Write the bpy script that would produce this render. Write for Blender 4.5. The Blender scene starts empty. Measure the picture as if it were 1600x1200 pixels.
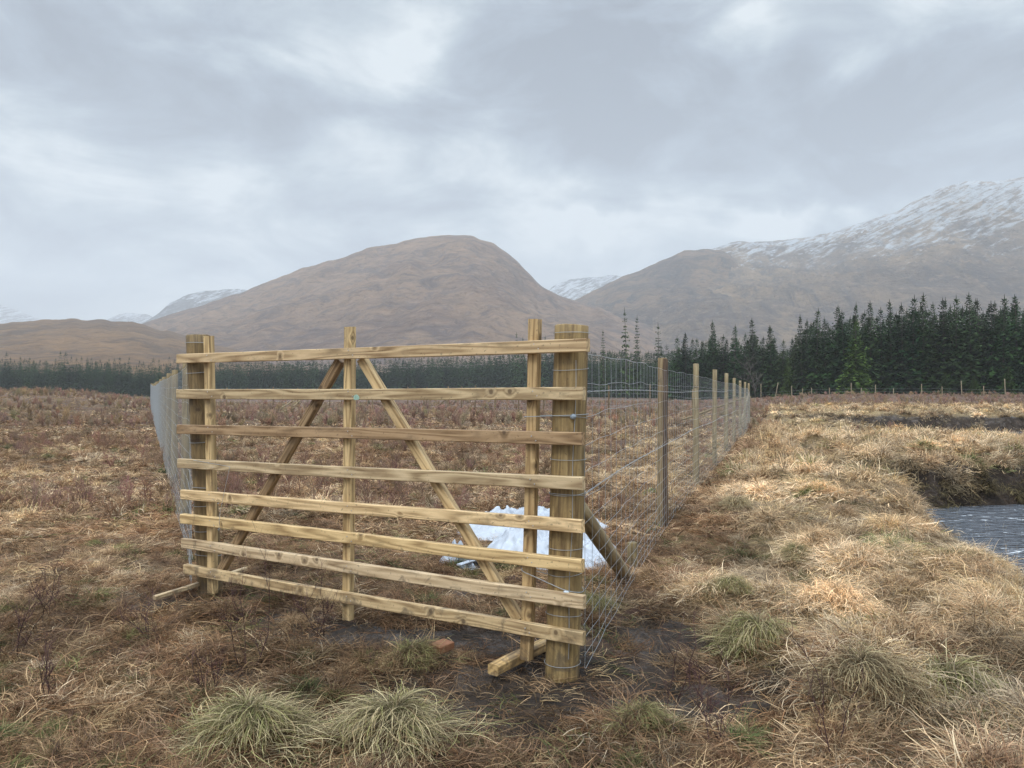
import bpy, bmesh, math, random
import numpy as np
from mathutils import Vector, Matrix, Euler

random.seed(7)
RNG = np.random.default_rng(11)
SC = bpy.context.scene
COL = SC.collection
R = math.radians

# ------------------------------------------------------------------ camera
EYE = 1.62
F = 1202.0                      # focal length in photo pixels
PITCH = math.atan(12.0 / F)
cd = bpy.data.cameras.new("camera")
cam = bpy.data.objects.new("camera", cd)
COL.objects.link(cam)
cam.location = (0, 0, EYE)
cam.rotation_euler = (R(90) + PITCH, 0, 0)
cd.sensor_width = 36.0
cd.lens = 36.0 * F / 1600.0
cd.clip_start = 0.05
cd.clip_end = 30000
SC.camera = cam


def ray(px, py):
    """direction through a photo pixel, scaled so that y == 1"""
    u = (px - 800) / F
    v = -(py - 600) / F
    d = Vector((u, math.cos(PITCH) - v * math.sin(PITCH), math.sin(PITCH) + v * math.cos(PITCH)))
    return d / d.y


def at(px, py, Y):
    return Vector((0, 0, EYE)) + ray(px, py) * Y


# ------------------------------------------------------------------ world
SUN_EL, SUN_AZ = R(48), R(205)          # azimuth clockwise from +Y
w = bpy.data.worlds.new("World")
SC.world = w
w.use_nodes = True
nt = w.node_tree
nt.nodes.clear()


class NB:
    """tiny helper for wiring node trees"""
    def __init__(s, tree):
        s.t = tree

    def n(s, typ, **kw):
        nd = s.t.nodes.new(typ)
        ins = kw.pop("ins", {})
        for k, v in kw.items():
            setattr(nd, k, v)
        for k, v in ins.items():
            s.put(nd.inputs[k], v)
        return nd

    def put(s, sock, v):
        if isinstance(v, bpy.types.NodeSocket):
            s.t.links.new(v, sock)
        else:
            if hasattr(sock.default_value, "__len__") and not hasattr(v, "__len__"):
                v = [v] * len(sock.default_value)
            if hasattr(sock.default_value, "__len__") and len(sock.default_value) == 4 and len(v) == 3:
                v = (*v, 1)
            sock.default_value = v

    def math(s, op, a, b=0.0, c=0.0, clamp=False):
        nd = s.n("ShaderNodeMath", operation=op, use_clamp=clamp)
        s.put(nd.inputs[0], a); s.put(nd.inputs[1], b); s.put(nd.inputs[2], c)
        return nd.outputs[0]

    def vmath(s, op, a, b=(0, 0, 0), out=0):
        nd = s.n("ShaderNodeVectorMath", operation=op)
        s.put(nd.inputs[0], a); s.put(nd.inputs[1], b)
        return nd.outputs["Value" if out else "Vector"]

    def mix(s, f, a, b, mode="MIX"):
        nd = s.n("ShaderNodeMix", data_type="RGBA", blend_type=mode)
        s.put(nd.inputs[0], f); s.put(nd.inputs[6], a); s.put(nd.inputs[7], b)
        return nd.outputs[2]

    def noise(s, vec, scale, detail=4, rough=.55, dist=0.0, lac=2.0):
        nd = s.n("ShaderNodeTexNoise")
        s.put(nd.inputs["Vector"], vec)
        nd.inputs["Scale"].default_value = scale
        nd.inputs["Detail"].default_value = detail
        nd.inputs["Roughness"].default_value = rough
        nd.inputs["Distortion"].default_value = dist
        nd.inputs["Lacunarity"].default_value = lac
        return nd.outputs[0]

    def ss(s, v, a, b, lo=0.0, hi=1.0):
        nd = s.n("ShaderNodeMapRange", interpolation_type="SMOOTHSTEP")
        s.put(nd.inputs[0], v)
        nd.inputs[1].default_value = a; nd.inputs[2].default_value = b
        nd.inputs[3].default_value = lo; nd.inputs[4].default_value = hi
        return nd.outputs[0]

    def ramp(s, v, stops):
        nd = s.n("ShaderNodeValToRGB")
        s.put(nd.inputs[0], v)
        el = nd.color_ramp.elements
        while len(el) < len(stops):
            el.new(.5)
        for e, (p, c) in zip(el, stops):
            e.position = p; e.color = (*c, 1)
        return nd.outputs[0]


b = NB(nt)
tc = b.n("ShaderNodeTexCoord").outputs["Generated"]
sep = b.n("ShaderNodeSeparateXYZ", ins={0: tc})
z = sep.outputs[2]
zc = b.math("ADD", b.math("MAXIMUM", z, 0.0), 0.16)
cx = b.math("DIVIDE", sep.outputs[0], zc)
cy = b.math("DIVIDE", sep.outputs[1], zc)
plane = b.n("ShaderNodeCombineXYZ", ins={0: cx, 1: cy, 2: 0.0}).outputs[0]
n1 = b.noise(plane, 0.75, 6, .56, .5)
n2 = b.noise(b.vmath("MULTIPLY", tc, (1, 1, 2.2)), 4.6, 7, .55, .4)
wob = b.n("ShaderNodeTexNoise", ins={"Vector": tc, "Scale": 7.0, "Detail": 5.0})
wv = b.vmath("SCALE", b.vmath("SUBTRACT", wob.outputs["Color"], (.5, .5, .5)))
wv.node.inputs["Scale"].default_value = .20
dirw = b.vmath("ADD", tc, wv)
val = b.math("ADD", b.math("MULTIPLY", b.math("SUBTRACT", n1, .5), .9),
             b.math("MULTIPLY", b.math("SUBTRACT", n2, .5), 2.9))
val = b.math("ADD", val, .47)
# cloud banks: direction, angular half-sizes, brightness
for (px, py, sx, sy, amp) in [
        (90, 285, .20, .05, .34), (1165, 70, .035, .045, .34), (1240, 345, .06, .022, .50), (960, 378, .11, .03, .28),
        (250, 420, .20, .05, .22), (1330, 322, .03, .014, .35), (1500, 20, .12, .05, .22), (620, 330, .16, .06, .12),
        (1330, 90, .05, .02, .2), (880, 245, .05, .03, .1), (30, 440, .1, .04, .16),
        (800, 150, .20, .07, -.26), (1000, 120, .2, .09, -.16), (1060, 230, .16, .06, -.32), (1420, 170, .14, .07, -.30), (930, 330, .10, .025, -.22),
        (880, 60, .14, .05, -.18), (120, 130, .24, .09, -.10), (340, 425, .05, .012, -.22), (1200, 290, .1, .03, -.15),
        (560, 60, .12, .08, .10)]:
    d = ray(px, py).normalized()
    q = b.vmath("MULTIPLY", b.vmath("SUBTRACT", dirw, tuple(d)), (1 / sx, 1 / sx, 1 / sy))
    g = b.math("EXPONENT", b.math("MULTIPLY", b.vmath("DOT_PRODUCT", q, q, 1), -1.0))
    val = b.math("MULTIPLY_ADD", g, amp * 1.35, val)
cloud = b.ramp(val, [(0.0, (.250, .290, .350)), (.33, (.340, .400, .475)), (.60, (.465, .540, .600)), (1.0, (.74, .80, .83))])
boost = b.ss(z, .46, .90, 1.0, 4.6)
back = b.ss(sep.outputs[1], .1, -.8, 1.0, 1.7)
cloud = b.vmath("SCALE", cloud); cloud.node.inputs[0].links[0] if False else None
b.put(cloud.node.inputs["Scale"], b.math("MULTIPLY", b.math("MULTIPLY", boost, back), 1.14))
sky = b.n("ShaderNodeTexSky", sky_type="NISHITA", sun_disc=False)
sky.sun_elevation = SUN_EL; sky.sun_rotation = SUN_AZ
sky.air_density = 1.0; sky.dust_density = 3.0
skyc = b.vmath("SCALE", sky.outputs[0]); skyc.node.inputs["Scale"].default_value = .10
col = b.mix(.94, skyc, cloud)
bg = b.n("ShaderNodeBackground", ins={"Color": col, "Strength": 1.0})
wo = b.n("ShaderNodeOutputWorld", ins={"Surface": bg.outputs[0]})

sd = bpy.data.lights.new("sun", "SUN")
sd.energy = 1.5
sd.angle = R(16)
sd.color = (1.0, .96, .90)
sun = bpy.data.objects.new("sun", sd)
COL.objects.link(sun)
sdir = Vector((math.sin(SUN_AZ) * math.cos(SUN_EL), math.cos(SUN_AZ) * math.cos(SUN_EL), math.sin(SUN_EL)))
sun.rotation_euler = sdir.to_track_quat("Z", "Y").to_euler()
sun.location = sdir * 50

SC.view_settings.view_transform = "Standard"
SC.view_settings.look = "None"
SC.view_settings.exposure = 0.0
SC.view_settings.gamma = 1.0
SC.render.engine = "CYCLES"
SC.cycles.max_bounces = 5
SC.cycles.diffuse_bounces = 3
SC.cycles.volume_bounces = 1
SC.cycles.transparent_max_bounces = 8
SC.cycles.use_denoising = True


# ------------------------------------------------------------------ numpy noise
def h2(ix, iy, seed):
    ix = ix.astype(np.int64).astype(np.uint64); iy = iy.astype(np.int64).astype(np.uint64)
    h = (ix * np.uint64(374761393) + iy * np.uint64(668265263) + np.uint64(seed * 2246822519 + 974711)) & np.uint64(0xFFFFFFFF)
    h = ((h ^ (h >> np.uint64(13))) * np.uint64(1274126177)) & np.uint64(0xFFFFFFFF)
    h = ((h ^ (h >> np.uint64(16))) * np.uint64(2654435761)) & np.uint64(0xFFFFFFFF)
    h = h ^ (h >> np.uint64(15))
    return (h & np.uint64(0xFFFFFF)).astype(np.float64) / float(0xFFFFFF)


def vn(x, y, seed=0):
    x = np.asarray(x, float); y = np.asarray(y, float)
    ix = np.floor(x); iy = np.floor(y)
    fx = x - ix; fy = y - iy
    fx = fx * fx * fx * (fx * (fx * 6 - 15) + 10); fy = fy * fy * fy * (fy * (fy * 6 - 15) + 10)
    a = h2(ix, iy, seed); bb = h2(ix + 1, iy, seed); c = h2(ix, iy + 1, seed); d = h2(ix + 1, iy + 1, seed)
    return (a * (1 - fx) + bb * fx) * (1 - fy) + (c * (1 - fx) + d * fx) * fy


def fbm(x, y, seed=0, octv=4, gain=.5):
    s = 0; a = 1; t = 0
    for i in range(octv):
        s = s + a * vn(x * 2 ** i + 17.3 * i, y * 2 ** i - 9.1 * i, seed + i); t += a; a *= gain
    return s / t


def sst(a, bb, x):
    t = np.clip((x - a) / (bb - a), 0, 1)
    return t * t * (3 - 2 * t)


# ------------------------------------------------------------------ ground shape
RIVER = [(9.2, -14, 3.4), (8.2, 0.5, 3.5), (8.2, 6.0, 3.4), (9.0, 9.0, 3.4), (10.9, 12.8, 3.5), (13.8, 13.8, 3.2), (19, 14.8, 3.2), (32, 17, 3.6),
         (50, 24, 4.5), (54, 34, 5.5), (48, 39, 5.5), (38, 40.5, 5.0), (31, 42, 4.2), (26, 44, 2.4), (21, 46.5, .9), (16, 48.5, .3)]
GULLY = [(9.0, 14.0, 1.7), (7.4, 15.2, 1.0), (6.1, 15.9, .35)]
WATER_Z = -.78


def river_s(x, y):
    """signed distance to the water's edge (negative over water)"""
    best = np.full(np.shape(x), 1e9)
    for (x0, y0, w0), (x1, y1, w1) in list(zip(RIVER[:-1], RIVER[1:])) + list(zip(GULLY[:-1], GULLY[1:])):
        dx, dy = x1 - x0, y1 - y0
        t = np.clip(((x - x0) * dx + (y - y0) * dy) / (dx * dx + dy * dy), 0, 1)
        d = np.hypot(x - x0 - t * dx, y - y0 - t * dy) - (w0 + t * (w1 - w0))
        best = np.minimum(best, d)
    return best


def fence_x(y):
    return np.where(np.asarray(y) < 9.1, .318 + .3154 * (np.asarray(y, float) - 4.49), 1.772 + .345 * (np.asarray(y, float) - 9.1))


def zone_right(x, y):
    return sst(.25, 1.3, x - np.maximum(fence_x(y), .75) + .5 * (vn(x * .9, y * .9, 60) - .5)) * (1 - sst(62, 84, y + .12 * x))


MUD = [(.05, 4.5, .75, .42), (-2.35, 6.0, .4, .2), (-2.7, 5.7, .35, .2), (1.25, 5.15, .75, .55), (.75, 4.1, .95, .42), (-.3, 4.2, .8, .42), (.4, 4.5, .65, .35),
       (-1.0, 3.86, .3, .22), (-.7, 5.15, 1.3, .4), (-.2, 3.72, .7, .25), (1.6, 4.6, .45, .3), (-1.9, 5.5, .5, .22), (-1.6, 4.5, .35, .18)]


def mud(x, y):
    m = np.zeros(np.shape(x))
    for (cx_, cy_, a, bb) in MUD:
        m = np.maximum(m, 1 - ((x - cx_) / a) ** 2 - ((y - cy_) / bb) ** 2)
    m = m + .9 * (fbm(x * 3.2, y * 3.2, 31, 4) - .5)
    return sst(.0, .45, m)


def tuss_cells(x, y, cell, seed):
    """tussock domes: list of (cx, cy, r, a) of the 3x3 cells round each point"""
    ix = np.floor(x / cell); iy = np.floor(y / cell)
    for i in (-1, 0, 1):
        for j in (-1, 0, 1):
            a, c = ix + i, iy + j
            yield ((a + .15 + .7 * h2(a, c, seed)) * cell, (c + .15 + .7 * h2(a, c, seed + 1)) * cell,
                   (.38 + .30 * h2(a, c, seed + 2)) * cell, h2(a, c, seed + 3))


def domes(x, y, cell, seed):
    out = np.zeros(np.shape(x))
    for (cx_, cy_, r, a) in tuss_cells(x, y, cell, seed):
        q = 1 - ((x - cx_) ** 2 + (y - cy_) ** 2) / (r * r)
        out = np.maximum(out, np.where(a > .25, a * np.sqrt(np.clip(q, 0, 1)), 0))
    return out


def ht(x, y):
    x = np.asarray(x, float); y = np.asarray(y, float)
    r = np.hypot(x, y)
    u = x / np.maximum(y, 1.0)
    left = sst(-.40, -.60, u)
    right = sst(.22, .45, u)
    z_ = .06 * (fbm(x * .16, y * .16, 3, 3) - .5) * 2 * sst(6, 16, r)
    z_ = z_ + 1.62 * sst(28, 84, y) * left * (1 - sst(90, 160, y) * .9)
    z_ = z_ + 1.25 * sst(45, 122, y) * right
    z_ = z_ + (.25 * (fbm(x * .035, y * .035, 5, 3) - .5)) * sst(25, 70, r) * (1 - sst(85, 130, y))
    z_ = z_ - .55 * sst(80, 330, y) * (1 - left) * (1 - right)
    wr = zone_right(x, y)
    s = river_s(x, y)
    z_ = z_ - .80 * sst(22, 4, s) * sst(20, 30, y) * (1 - sst(42, 47, y)) * sst(6, 14, x)
    wr2 = wr * sst(.1, .8, s) * sst(0, 1, y + 3)
    z_ = z_ + wr2 * (.29 * domes(x, y, .62, 100) + .16 * domes(x + .3, y, 1.3, 120)) * (.75 + .45 * sst(8, 20, r)) * (.45 + .55 * sst(.3, 2.2, s)) * (1 - .75 * sst(8, 3, s) * sst(24, 30, y) * (1 - sst(43, 46, y)))
    z_ = z_ + (1 - wr) * .045 * domes(x, y, .45, 140) * (1 - .7 * mud(x, y)) * (1 + .9 * sst(10, 30, r))
    z_ = z_ + .035 * (fbm(x * 2.3, y * 2.3, 8, 4) - .5) * (1 + wr)
    z_ = z_ + mud(x, y) * (-.035 + .075 * (fbm(x * 7, y * 7, 61, 3) - .5))
    # river bank: the far side is steeper
    bank = sst(-.15, .55, s + .35 * (fbm(x * .9, y * .9, 21, 3) - .5))
    z_ = np.where(s < 3, z_ * bank + (WATER_Z - .45) * (1 - bank), z_)
    return z_


def hz(x, y):
    return float(ht(np.array([x]), np.array([y]))[0])


def gp(px, py, dz=0.0):
    """ground point seen through a pixel"""
    d = ray(px, py)
    lo, hi = 1.0, 300.0
    Y = 1.0
    while Y < 300:
        p = Vector((0, 0, EYE)) + d * Y
        if p.z < hz(p.x, p.y) + dz:
            break
        Y *= 1.01
    return Vector((p.x, p.y, hz(p.x, p.y)))


# ------------------------------------------------------------------ helpers
def mesh_np(name, V, Fq, mats=(), smooth=True, attrs=None):
    me = bpy.data.meshes.new(name)
    V = np.asarray(V, np.float32); Fq = np.asarray(Fq, np.int32)
    me.vertices.add(len(V)); me.vertices.foreach_set("co", V.ravel())
    k = Fq.shape[1]
    me.loops.add(Fq.size); me.loops.foreach_set("vertex_index", Fq.ravel())
    me.polygons.add(len(Fq))
    me.polygons.foreach_set("loop_start", np.arange(0, Fq.size, k, dtype=np.int32))
    me.polygons.foreach_set("loop_total", np.full(len(Fq), k, np.int32))
    me.polygons.foreach_set("use_smooth", np.full(len(Fq), smooth))
    for m in mats:
        me.materials.append(m)
    for nm, (typ, arr) in (attrs or {}).items():
        at_ = me.attributes.new(nm, typ, "POINT")
        at_.data.foreach_set({"FLOAT": "value", "INT": "value", "FLOAT_VECTOR": "vector", "FLOAT_COLOR": "color"}[typ],
                             np.asarray(arr, np.int32 if typ == "INT" else np.float32).ravel())
    me.update(calc_edges=True)
    return me


def link(o, parent=None):
    COL.objects.link(o)
    if parent is not None:
        o.parent = parent
    return o


def tag(o, label=None, cat=None, group=None, kind=None):
    if label: o["label"] = label
    if cat: o["category"] = cat
    if group: o["group"] = group
    if kind: o["kind"] = kind
    return o


def empty(name, loc, label, cat, group=None):
    o = bpy.data.objects.new(name, None)
    o.location = loc
    o.empty_display_size = .2
    COL.objects.link(o)
    return tag(o, label, cat, group)


def from_bm(name, bm, mat, parent=None, smooth=False, world=None):
    """bm is in world space (or in `world` matrix space)"""
    me = bpy.data.meshes.new(name)
    for f in bm.faces:
        f.smooth = smooth
    bm.to_mesh(me); bm.free()
    if mat: me.materials.append(mat)
    o = bpy.data.objects.new(name, me)
    link(o, parent)
    m = world if world is not None else Matrix.Identity(4)
    if parent is not None:
        m = Matrix.Translation(parent.location).inverted() @ m
    o.matrix_basis = m
    return o


def frame(p0, p1, up):
    """matrix whose X runs p0->p1, Z close to up, origin p0"""
    x = (p1 - p0).normalized()
    y = up.cross(x).normalized()
    z_ = x.cross(y)
    m = Matrix((x, y, z_)).transposed().to_4x4()
    m.translation = p0
    return m


def beam(name, p0, p1, up, wy, wz, mat, parent, seed=0, warp=.004, bev=.004, col=None, seg=14):
    """sawn timber of wy x wz running p0 -> p1; grain runs along local X"""
    L = (p1 - p0).length
    rnd = random.Random(seed)
    ph = [rnd.uniform(0, 6.28) for _ in range(4)]
    bm = bmesh.new()
    rings = []
    for i in range(seg + 1):
        t = i / seg
        oy = warp * (math.sin(t * 3.1 + ph[0]) + .12 * math.sin(t * 9 + ph[1]))
        oz = warp * (math.sin(t * 3.6 + ph[2]) + .12 * math.sin(t * 8 + ph[3]))
        tw = .025 * math.sin(t * 2.5 + ph[0])
        ring = []
        hy = wy / 2 * (1 + .01 * math.sin(t * 7 + ph[2])); hz_ = wz / 2 * (1 + .012 * math.sin(t * 6 + ph[1]))
        pts = []
        for sy, sz in ((-1, -1), (1, -1), (1, 1), (-1, 1)):
            pts.append((sy * hy, sz * hz_))
        # chamfered section
        sec = []
        for k in range(4):
            a, c, e = pts[k - 1], pts[k], pts[(k + 1) % 4]
            for q in (a, e):
                dl = math.hypot(q[0] - c[0], q[1] - c[1])
                sec.append((c[0] + (q[0] - c[0]) / dl * bev, c[1] + (q[1] - c[1]) / dl * bev))
        ex = rnd.uniform(-.004, .004) if i in (0, seg) else 0
        for (yy, zz) in sec:
            ring.append(bm.verts.new((t * L + ex + (rnd.uniform(-.002, .002) if i in (0, seg) else 0),
                                      yy * math.cos(tw) - zz * math.sin(tw) + oy, yy * math.sin(tw) + zz * math.cos(tw) + oz)))
        rings.append(ring)
    for r0, r1 in zip(rings[:-1], rings[1:]):
        for k in range(8):
            bm.faces.new((r0[k], r0[(k + 1) % 8], r1[(k + 1) % 8], r1[k]))
    bm.faces.new(list(reversed(rings[0]))); bm.faces.new(rings[-1])
    bm.normal_update()
    o = from_bm(name, bm, mat, parent, False, frame(p0, p1, up))
    if col: o.color = (*col, 1)
    return o


def pole(name, p0, p1, r0, r1, mat, parent, seed=0, n=20, rough=.03, seg=16, col=None, flat=0.0):
    """round timber with an uneven surface and a slightly domed sawn end; grain along local X"""
    L = (p1 - p0).length
    rnd = random.Random(seed)
    bm = bmesh.new()
    ph = [rnd.uniform(0, 6.28) for _ in range(6)]
    rings = []
    for i in range(seg + 1):
        t = i / seg
        rr = r0 + (r1 - r0) * t
        ring = []
        for k in range(n):
            a = 2 * math.pi * k / n
            f = 1 + rough * (math.sin(3 * a + ph[0] + t * 2) * .5 + math.sin(2 * a + ph[1] - t * 3) * .6 + .35 * math.sin(7 * a + ph[2] + t * 5)
                             + .3 * math.sin(t * 23 + ph[3]) + rnd.uniform(-.25, .25))
            yy, zz = rr * f * math.cos(a), rr * f * math.sin(a)
            if flat and zz > rr * (1 - flat): zz = rr * (1 - flat)
            ring.append(bm.verts.new((t * L, yy, zz)))
        rings.append(ring)
    for r_, s_ in zip(rings[:-1], rings[1:]):
        for k in range(n):
            bm.faces.new((r_[k], r_[(k + 1) % n], s_[(k + 1) % n], s_[k]))
    # sawn end: small chamfer then flat, uneven
    for ring, x_, sgn in ((rings[-1], L + .006, 1), (rings[0], -.006, -1)):
        rr = r1 if sgn > 0 else r0
        tilt = rnd.uniform(-.05, .05)
        inner = [bm.verts.new((x_ + tilt * v.co.y + rnd.uniform(-.002, .002), v.co.y * .93, v.co.z * .93)) for v in ring]
        for k in range(n):
            q = (ring[k], ring[(k + 1) % n], inner[(k + 1) % n], inner[k])
            bm.faces.new(q if sgn > 0 else tuple(reversed(q)))
        bm.faces.new(inner if sgn > 0 else list(reversed(inner)))
    bm.normal_update()
    o = from_bm(name, bm, mat, parent, True, frame(p0, p1, Vector((.3, -.95, 0.02)) if abs((p1 - p0).normalized().z) > .3 else Vector((0, 0, 1))))
    if col: o.color = (*col, 1)
    return o


class Tubes:
    """many thin wires gathered into ONE mesh"""
    def __init__(s):
        s.V = []; s.Fc = []; s.nv = 0

    def add(s, pts, r, n=4):
        pts = np.asarray(pts, float)
        t = np.gradient(pts, axis=0)
        t /= np.linalg.norm(t, axis=1)[:, None] + 1e-12
        ref = np.where(np.abs(t[:, 2:3]) > .9, np.array([[1., 0, 0]]), np.array([[0, 0, 1.]]))
        a = np.cross(t, ref); a /= np.linalg.norm(a, axis=1)[:, None]
        bb = np.cross(t, a)
        rr = np.broadcast_to(np.asarray(r, float), (len(pts),))[:, None]
        ang = np.arange(n) * 2 * np.pi / n
        V = np.stack([pts + rr * (a * math.cos(q) + bb * math.sin(q)) for q in ang], 1).reshape(-1, 3)
        m = len(pts)
        i = np.arange(m - 1)[:, None] * n; k = np.arange(n)[None]
        Fc = np.stack([i + k, i + (k + 1) % n, i + n + (k + 1) % n, i + n + k], -1).reshape(-1, 4) + s.nv
        s.V.append(V); s.Fc.append(Fc); s.nv += len(V)

    def build(s, name, mat, parent=None, smooth=True):
        V = np.concatenate(s.V)
        if parent is not None:
            V = V - np.array(parent.location)[None]
        me = mesh_np(name, V, np.concatenate(s.Fc), [mat], smooth)
        return link(bpy.data.objects.new(name, me), parent)


# ------------------------------------------------------------------ materials
def new_mat(name):
    m = bpy.data.materials.new(name)
    m.use_nodes = True
    m.node_tree.nodes.clear()
    nb = NB(m.node_tree)
    bs = nb.n("ShaderNodeBsdfPrincipled")
    nb.n("ShaderNodeOutputMaterial", ins={"Surface": bs.outputs[0]})
    return m, nb, bs


def bump(nb, bs, h, strength=.5, dist=.01):
    bp = nb.n("ShaderNodeBump", ins={"Height": h, "Strength": strength, "Distance": dist})
    nb.put(bs.inputs["Normal"], bp.outputs[0])


def wood_mat(name, light, mid, dark, streak=1.0, dirt=.35, rough=.72, knots=True, round_=False):
    m, nb, bs = new_mat(name)
    tcn = nb.n("ShaderNodeTexCoord").outputs["Object"]
    oi = nb.n("ShaderNodeObjectInfo")
    off = nb.math("MULTIPLY", oi.outputs["Random"], 37.0)
    v = nb.vmath("ADD", tcn, nb.n("ShaderNodeCombineXYZ", ins={0: off, 1: off, 2: off}).outputs[0])
    # growth rings cut by the saw: long stretched, distorted bands
    sk = nb.n("ShaderNodeSeparateXYZ", ins={0: v})
    kv = nb.n("ShaderNodeCombineXYZ", ins={0: sk.outputs[0], 1: nb.math("ADD", sk.outputs[1], sk.outputs[2]), 2: 0.0}).outputs[0]
    vor = nb.n("ShaderNodeTexVoronoi", feature="F1", voronoi_dimensions="2D")
    nb.put(vor.inputs["Vector"], kv); vor.inputs["Scale"].default_value = 8.0
    pickc = nb.n("ShaderNodeSeparateColor", ins={0: vor.outputs["Color"]})
    kd = nb.math("ADD", vor.outputs["Distance"], nb.math("MULTIPLY", nb.math("LESS_THAN", pickc.outputs[0], .87), 5.0))
    swirl = nb.math("MULTIPLY", nb.ss(kd, .45, .0), .09)
    g = nb.n("ShaderNodeTexNoise", ins={"Vector": nb.vmath("MULTIPLY", v, (.55, 7, 7)), "Scale": 1.0, "Detail": 2.0}).outputs[0]
    rings = nb.math("SINE", nb.math("MULTIPLY", nb.math("ADD", g, swirl), 75.0))
    rings = nb.math("MULTIPLY_ADD", rings, .5, .5)
    fine = nb.noise(nb.vmath("MULTIPLY", v, (2.2, 70, 70)), 1.0, 3, .6)
    big = nb.noise(nb.vmath("MULTIPLY", v, (2.2, 7, 7)), 1.5, 6, .68, .4)
    t = nb.math("ADD", nb.math("MULTIPLY", rings, .30 * streak), nb.math("MULTIPLY", fine, .40))
    t = nb.math("ADD", t, nb.math("MULTIPLY", big, .45))
    c = nb.ramp(t, [(.28, dark), (.50, mid), (.74, light)])
    c = nb.mix(nb.math("MULTIPLY", nb.ss(big, .50, .72), dirt), c, tuple(x * .35 for x in mid))
    if knots:
        kn = nb.ss(nb.math("ADD", kd, nb.math("MULTIPLY", nb.math("SUBTRACT", fine, .5), .08)), .15, .07)
        c = nb.mix(nb.math("MULTIPLY", kn, .85), c, (.07, .032, .014))
        hal = nb.math("MULTIPLY", nb.ss(kd, .32, .14), .42)
        c = nb.mix(hal, c, tuple(x * .55 for x in mid))
    if round_:
        stv = nb.noise(nb.vmath("MULTIPLY", v, (1.6, 30, 30)), 1.0, 6, .72, .6)
        c = nb.mix(nb.math("MULTIPLY", nb.ss(stv, .50, .70), .62), c, (.055, .034, .017))
        c = nb.mix(nb.math("MULTIPLY", nb.ss(stv, .46, .30), .5), c, (.46, .38, .24))
    spk = nb.noise(tcn, 55.0, 2, .5)
    c = nb.mix(nb.math("MULTIPLY", nb.ss(spk, .64, .74), .45), c, (.05, .04, .028))
    c = nb.mix(1.0, c, oi.outputs["Color"], "MULTIPLY")
    wz_ = nb.n("ShaderNodeSeparateXYZ", ins={0: nb.n("ShaderNodeNewGeometry").outputs["Position"]}).outputs[2]
    spl = nb.math("SUBTRACT", nb.noise(tcn, 9.0, 7, .72, .5), nb.math("MULTIPLY", wz_, .26))
    c = nb.mix(nb.math("MULTIPLY", nb.ss(spl, .44, .58), .62), c, (.085, .062, .042))
    nb.put(bs.inputs["Base Color"], c)
    nb.put(bs.inputs["Roughness"], nb.ss(big, .3, .7, rough + .08, rough - .18))
    bump(nb, bs, nb.math("ADD", nb.math("MULTIPLY", fine, .7), nb.math("MULTIPLY", rings, .2)), .35, .004)
    return m


M_RAIL = wood_mat("treated_rail_timber", (.67, .50, .30), (.46, .325, .18), (.17, .098, .043), 1.0, .66)
M_POST = wood_mat("round_post_timber", (.42, .335, .185), (.255, .19, .092), (.07, .04, .018), .3, .85, .68, round_=True)
M_FPOST = wood_mat("fence_post_timber", (.43, .36, .23), (.30, .24, .145), (.14, .105, .06), .5, .45, round_=False)


def simple_mat(name, col, rough=.5, metal=0.0, var=.25, scale=8, bmp=0, spec=.5):
    m, nb, bs = new_mat(name)
    tcn = nb.n("ShaderNodeTexCoord").outputs["Object"]
    n = nb.noise(tcn, scale, 4, .6)
    c = nb.mix(n, tuple(x * (1 - var) for x in col), tuple(min(1, x * (1 + var)) for x in col))
    nb.put(bs.inputs["Base Color"], c)
    bs.inputs["Roughness"].default_value = rough
    bs.inputs["Metallic"].default_value = metal
    bs.inputs["Specular IOR Level"].default_value = spec
    if bmp: bump(nb, bs, n, bmp, .01)
    return m


M_WIRE = simple_mat("galvanised_wire", (.40, .42, .43), .5, .4, .15, 30)
M_SACK = simple_mat("white_woven_plastic", (.45, .485, .54), .38, 0, .30, 4, .3)
M_SACK2 = simple_mat("grey_weathered_plastic", (.38, .42, .48), .5, 0, .35, 14, .3)
M_NAIL = simple_mat("nail_head", (.55, .53, .50), .4, .5, .3, 40)
M_BLACK = simple_mat("black_plastic", (.02, .022, .025), .35, 0, .3, 10)
M_BRICK = simple_mat("rusty_orange_block", (.24, .105, .05), .8, 0, .4, 30, .4)
M_GREEN = simple_mat("green_paint_mark", (.30, .44, .35), .6, 0, .5, 60)


# ---- vegetation: colour comes from per-instance tint (Instancer) and per-blade shade
def veg_mat(name, tint=None, base_dark=.28, rough=.75, trans=.25, attr="INSTANCER"):
    m, nb, bs = new_mat(name)
    if tint is None:
        a = nb.n("ShaderNodeAttribute", attribute_type=attr, attribute_name="tint")
        c = a.outputs["Color"]
    else:
        c = nb.mix(0.0, tint, tint)
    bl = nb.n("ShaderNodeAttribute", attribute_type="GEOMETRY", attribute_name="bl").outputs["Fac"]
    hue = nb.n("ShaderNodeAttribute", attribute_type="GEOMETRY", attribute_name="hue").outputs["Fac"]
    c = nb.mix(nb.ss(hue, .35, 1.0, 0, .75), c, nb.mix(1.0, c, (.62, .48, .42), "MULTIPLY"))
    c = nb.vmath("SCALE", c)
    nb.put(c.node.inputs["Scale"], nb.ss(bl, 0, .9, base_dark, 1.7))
    nb.put(bs.inputs["Base Color"], c)
    bs.inputs["Roughness"].default_value = rough
    bs.inputs["Specular IOR Level"].default_value = .25
    if trans:
        tr = nb.n("ShaderNodeBsdfTranslucent", ins={"Color": c})
        mx = nb.n("ShaderNodeMixShader", ins={0: trans, 1: bs.outputs[0], 2: tr.outputs[0]})
        out = [n for n in m.node_tree.nodes if n.type == "OUTPUT_MATERIAL"][0]
        nb.put(out.inputs["Surface"], mx.outputs[0])
    return m


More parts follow.
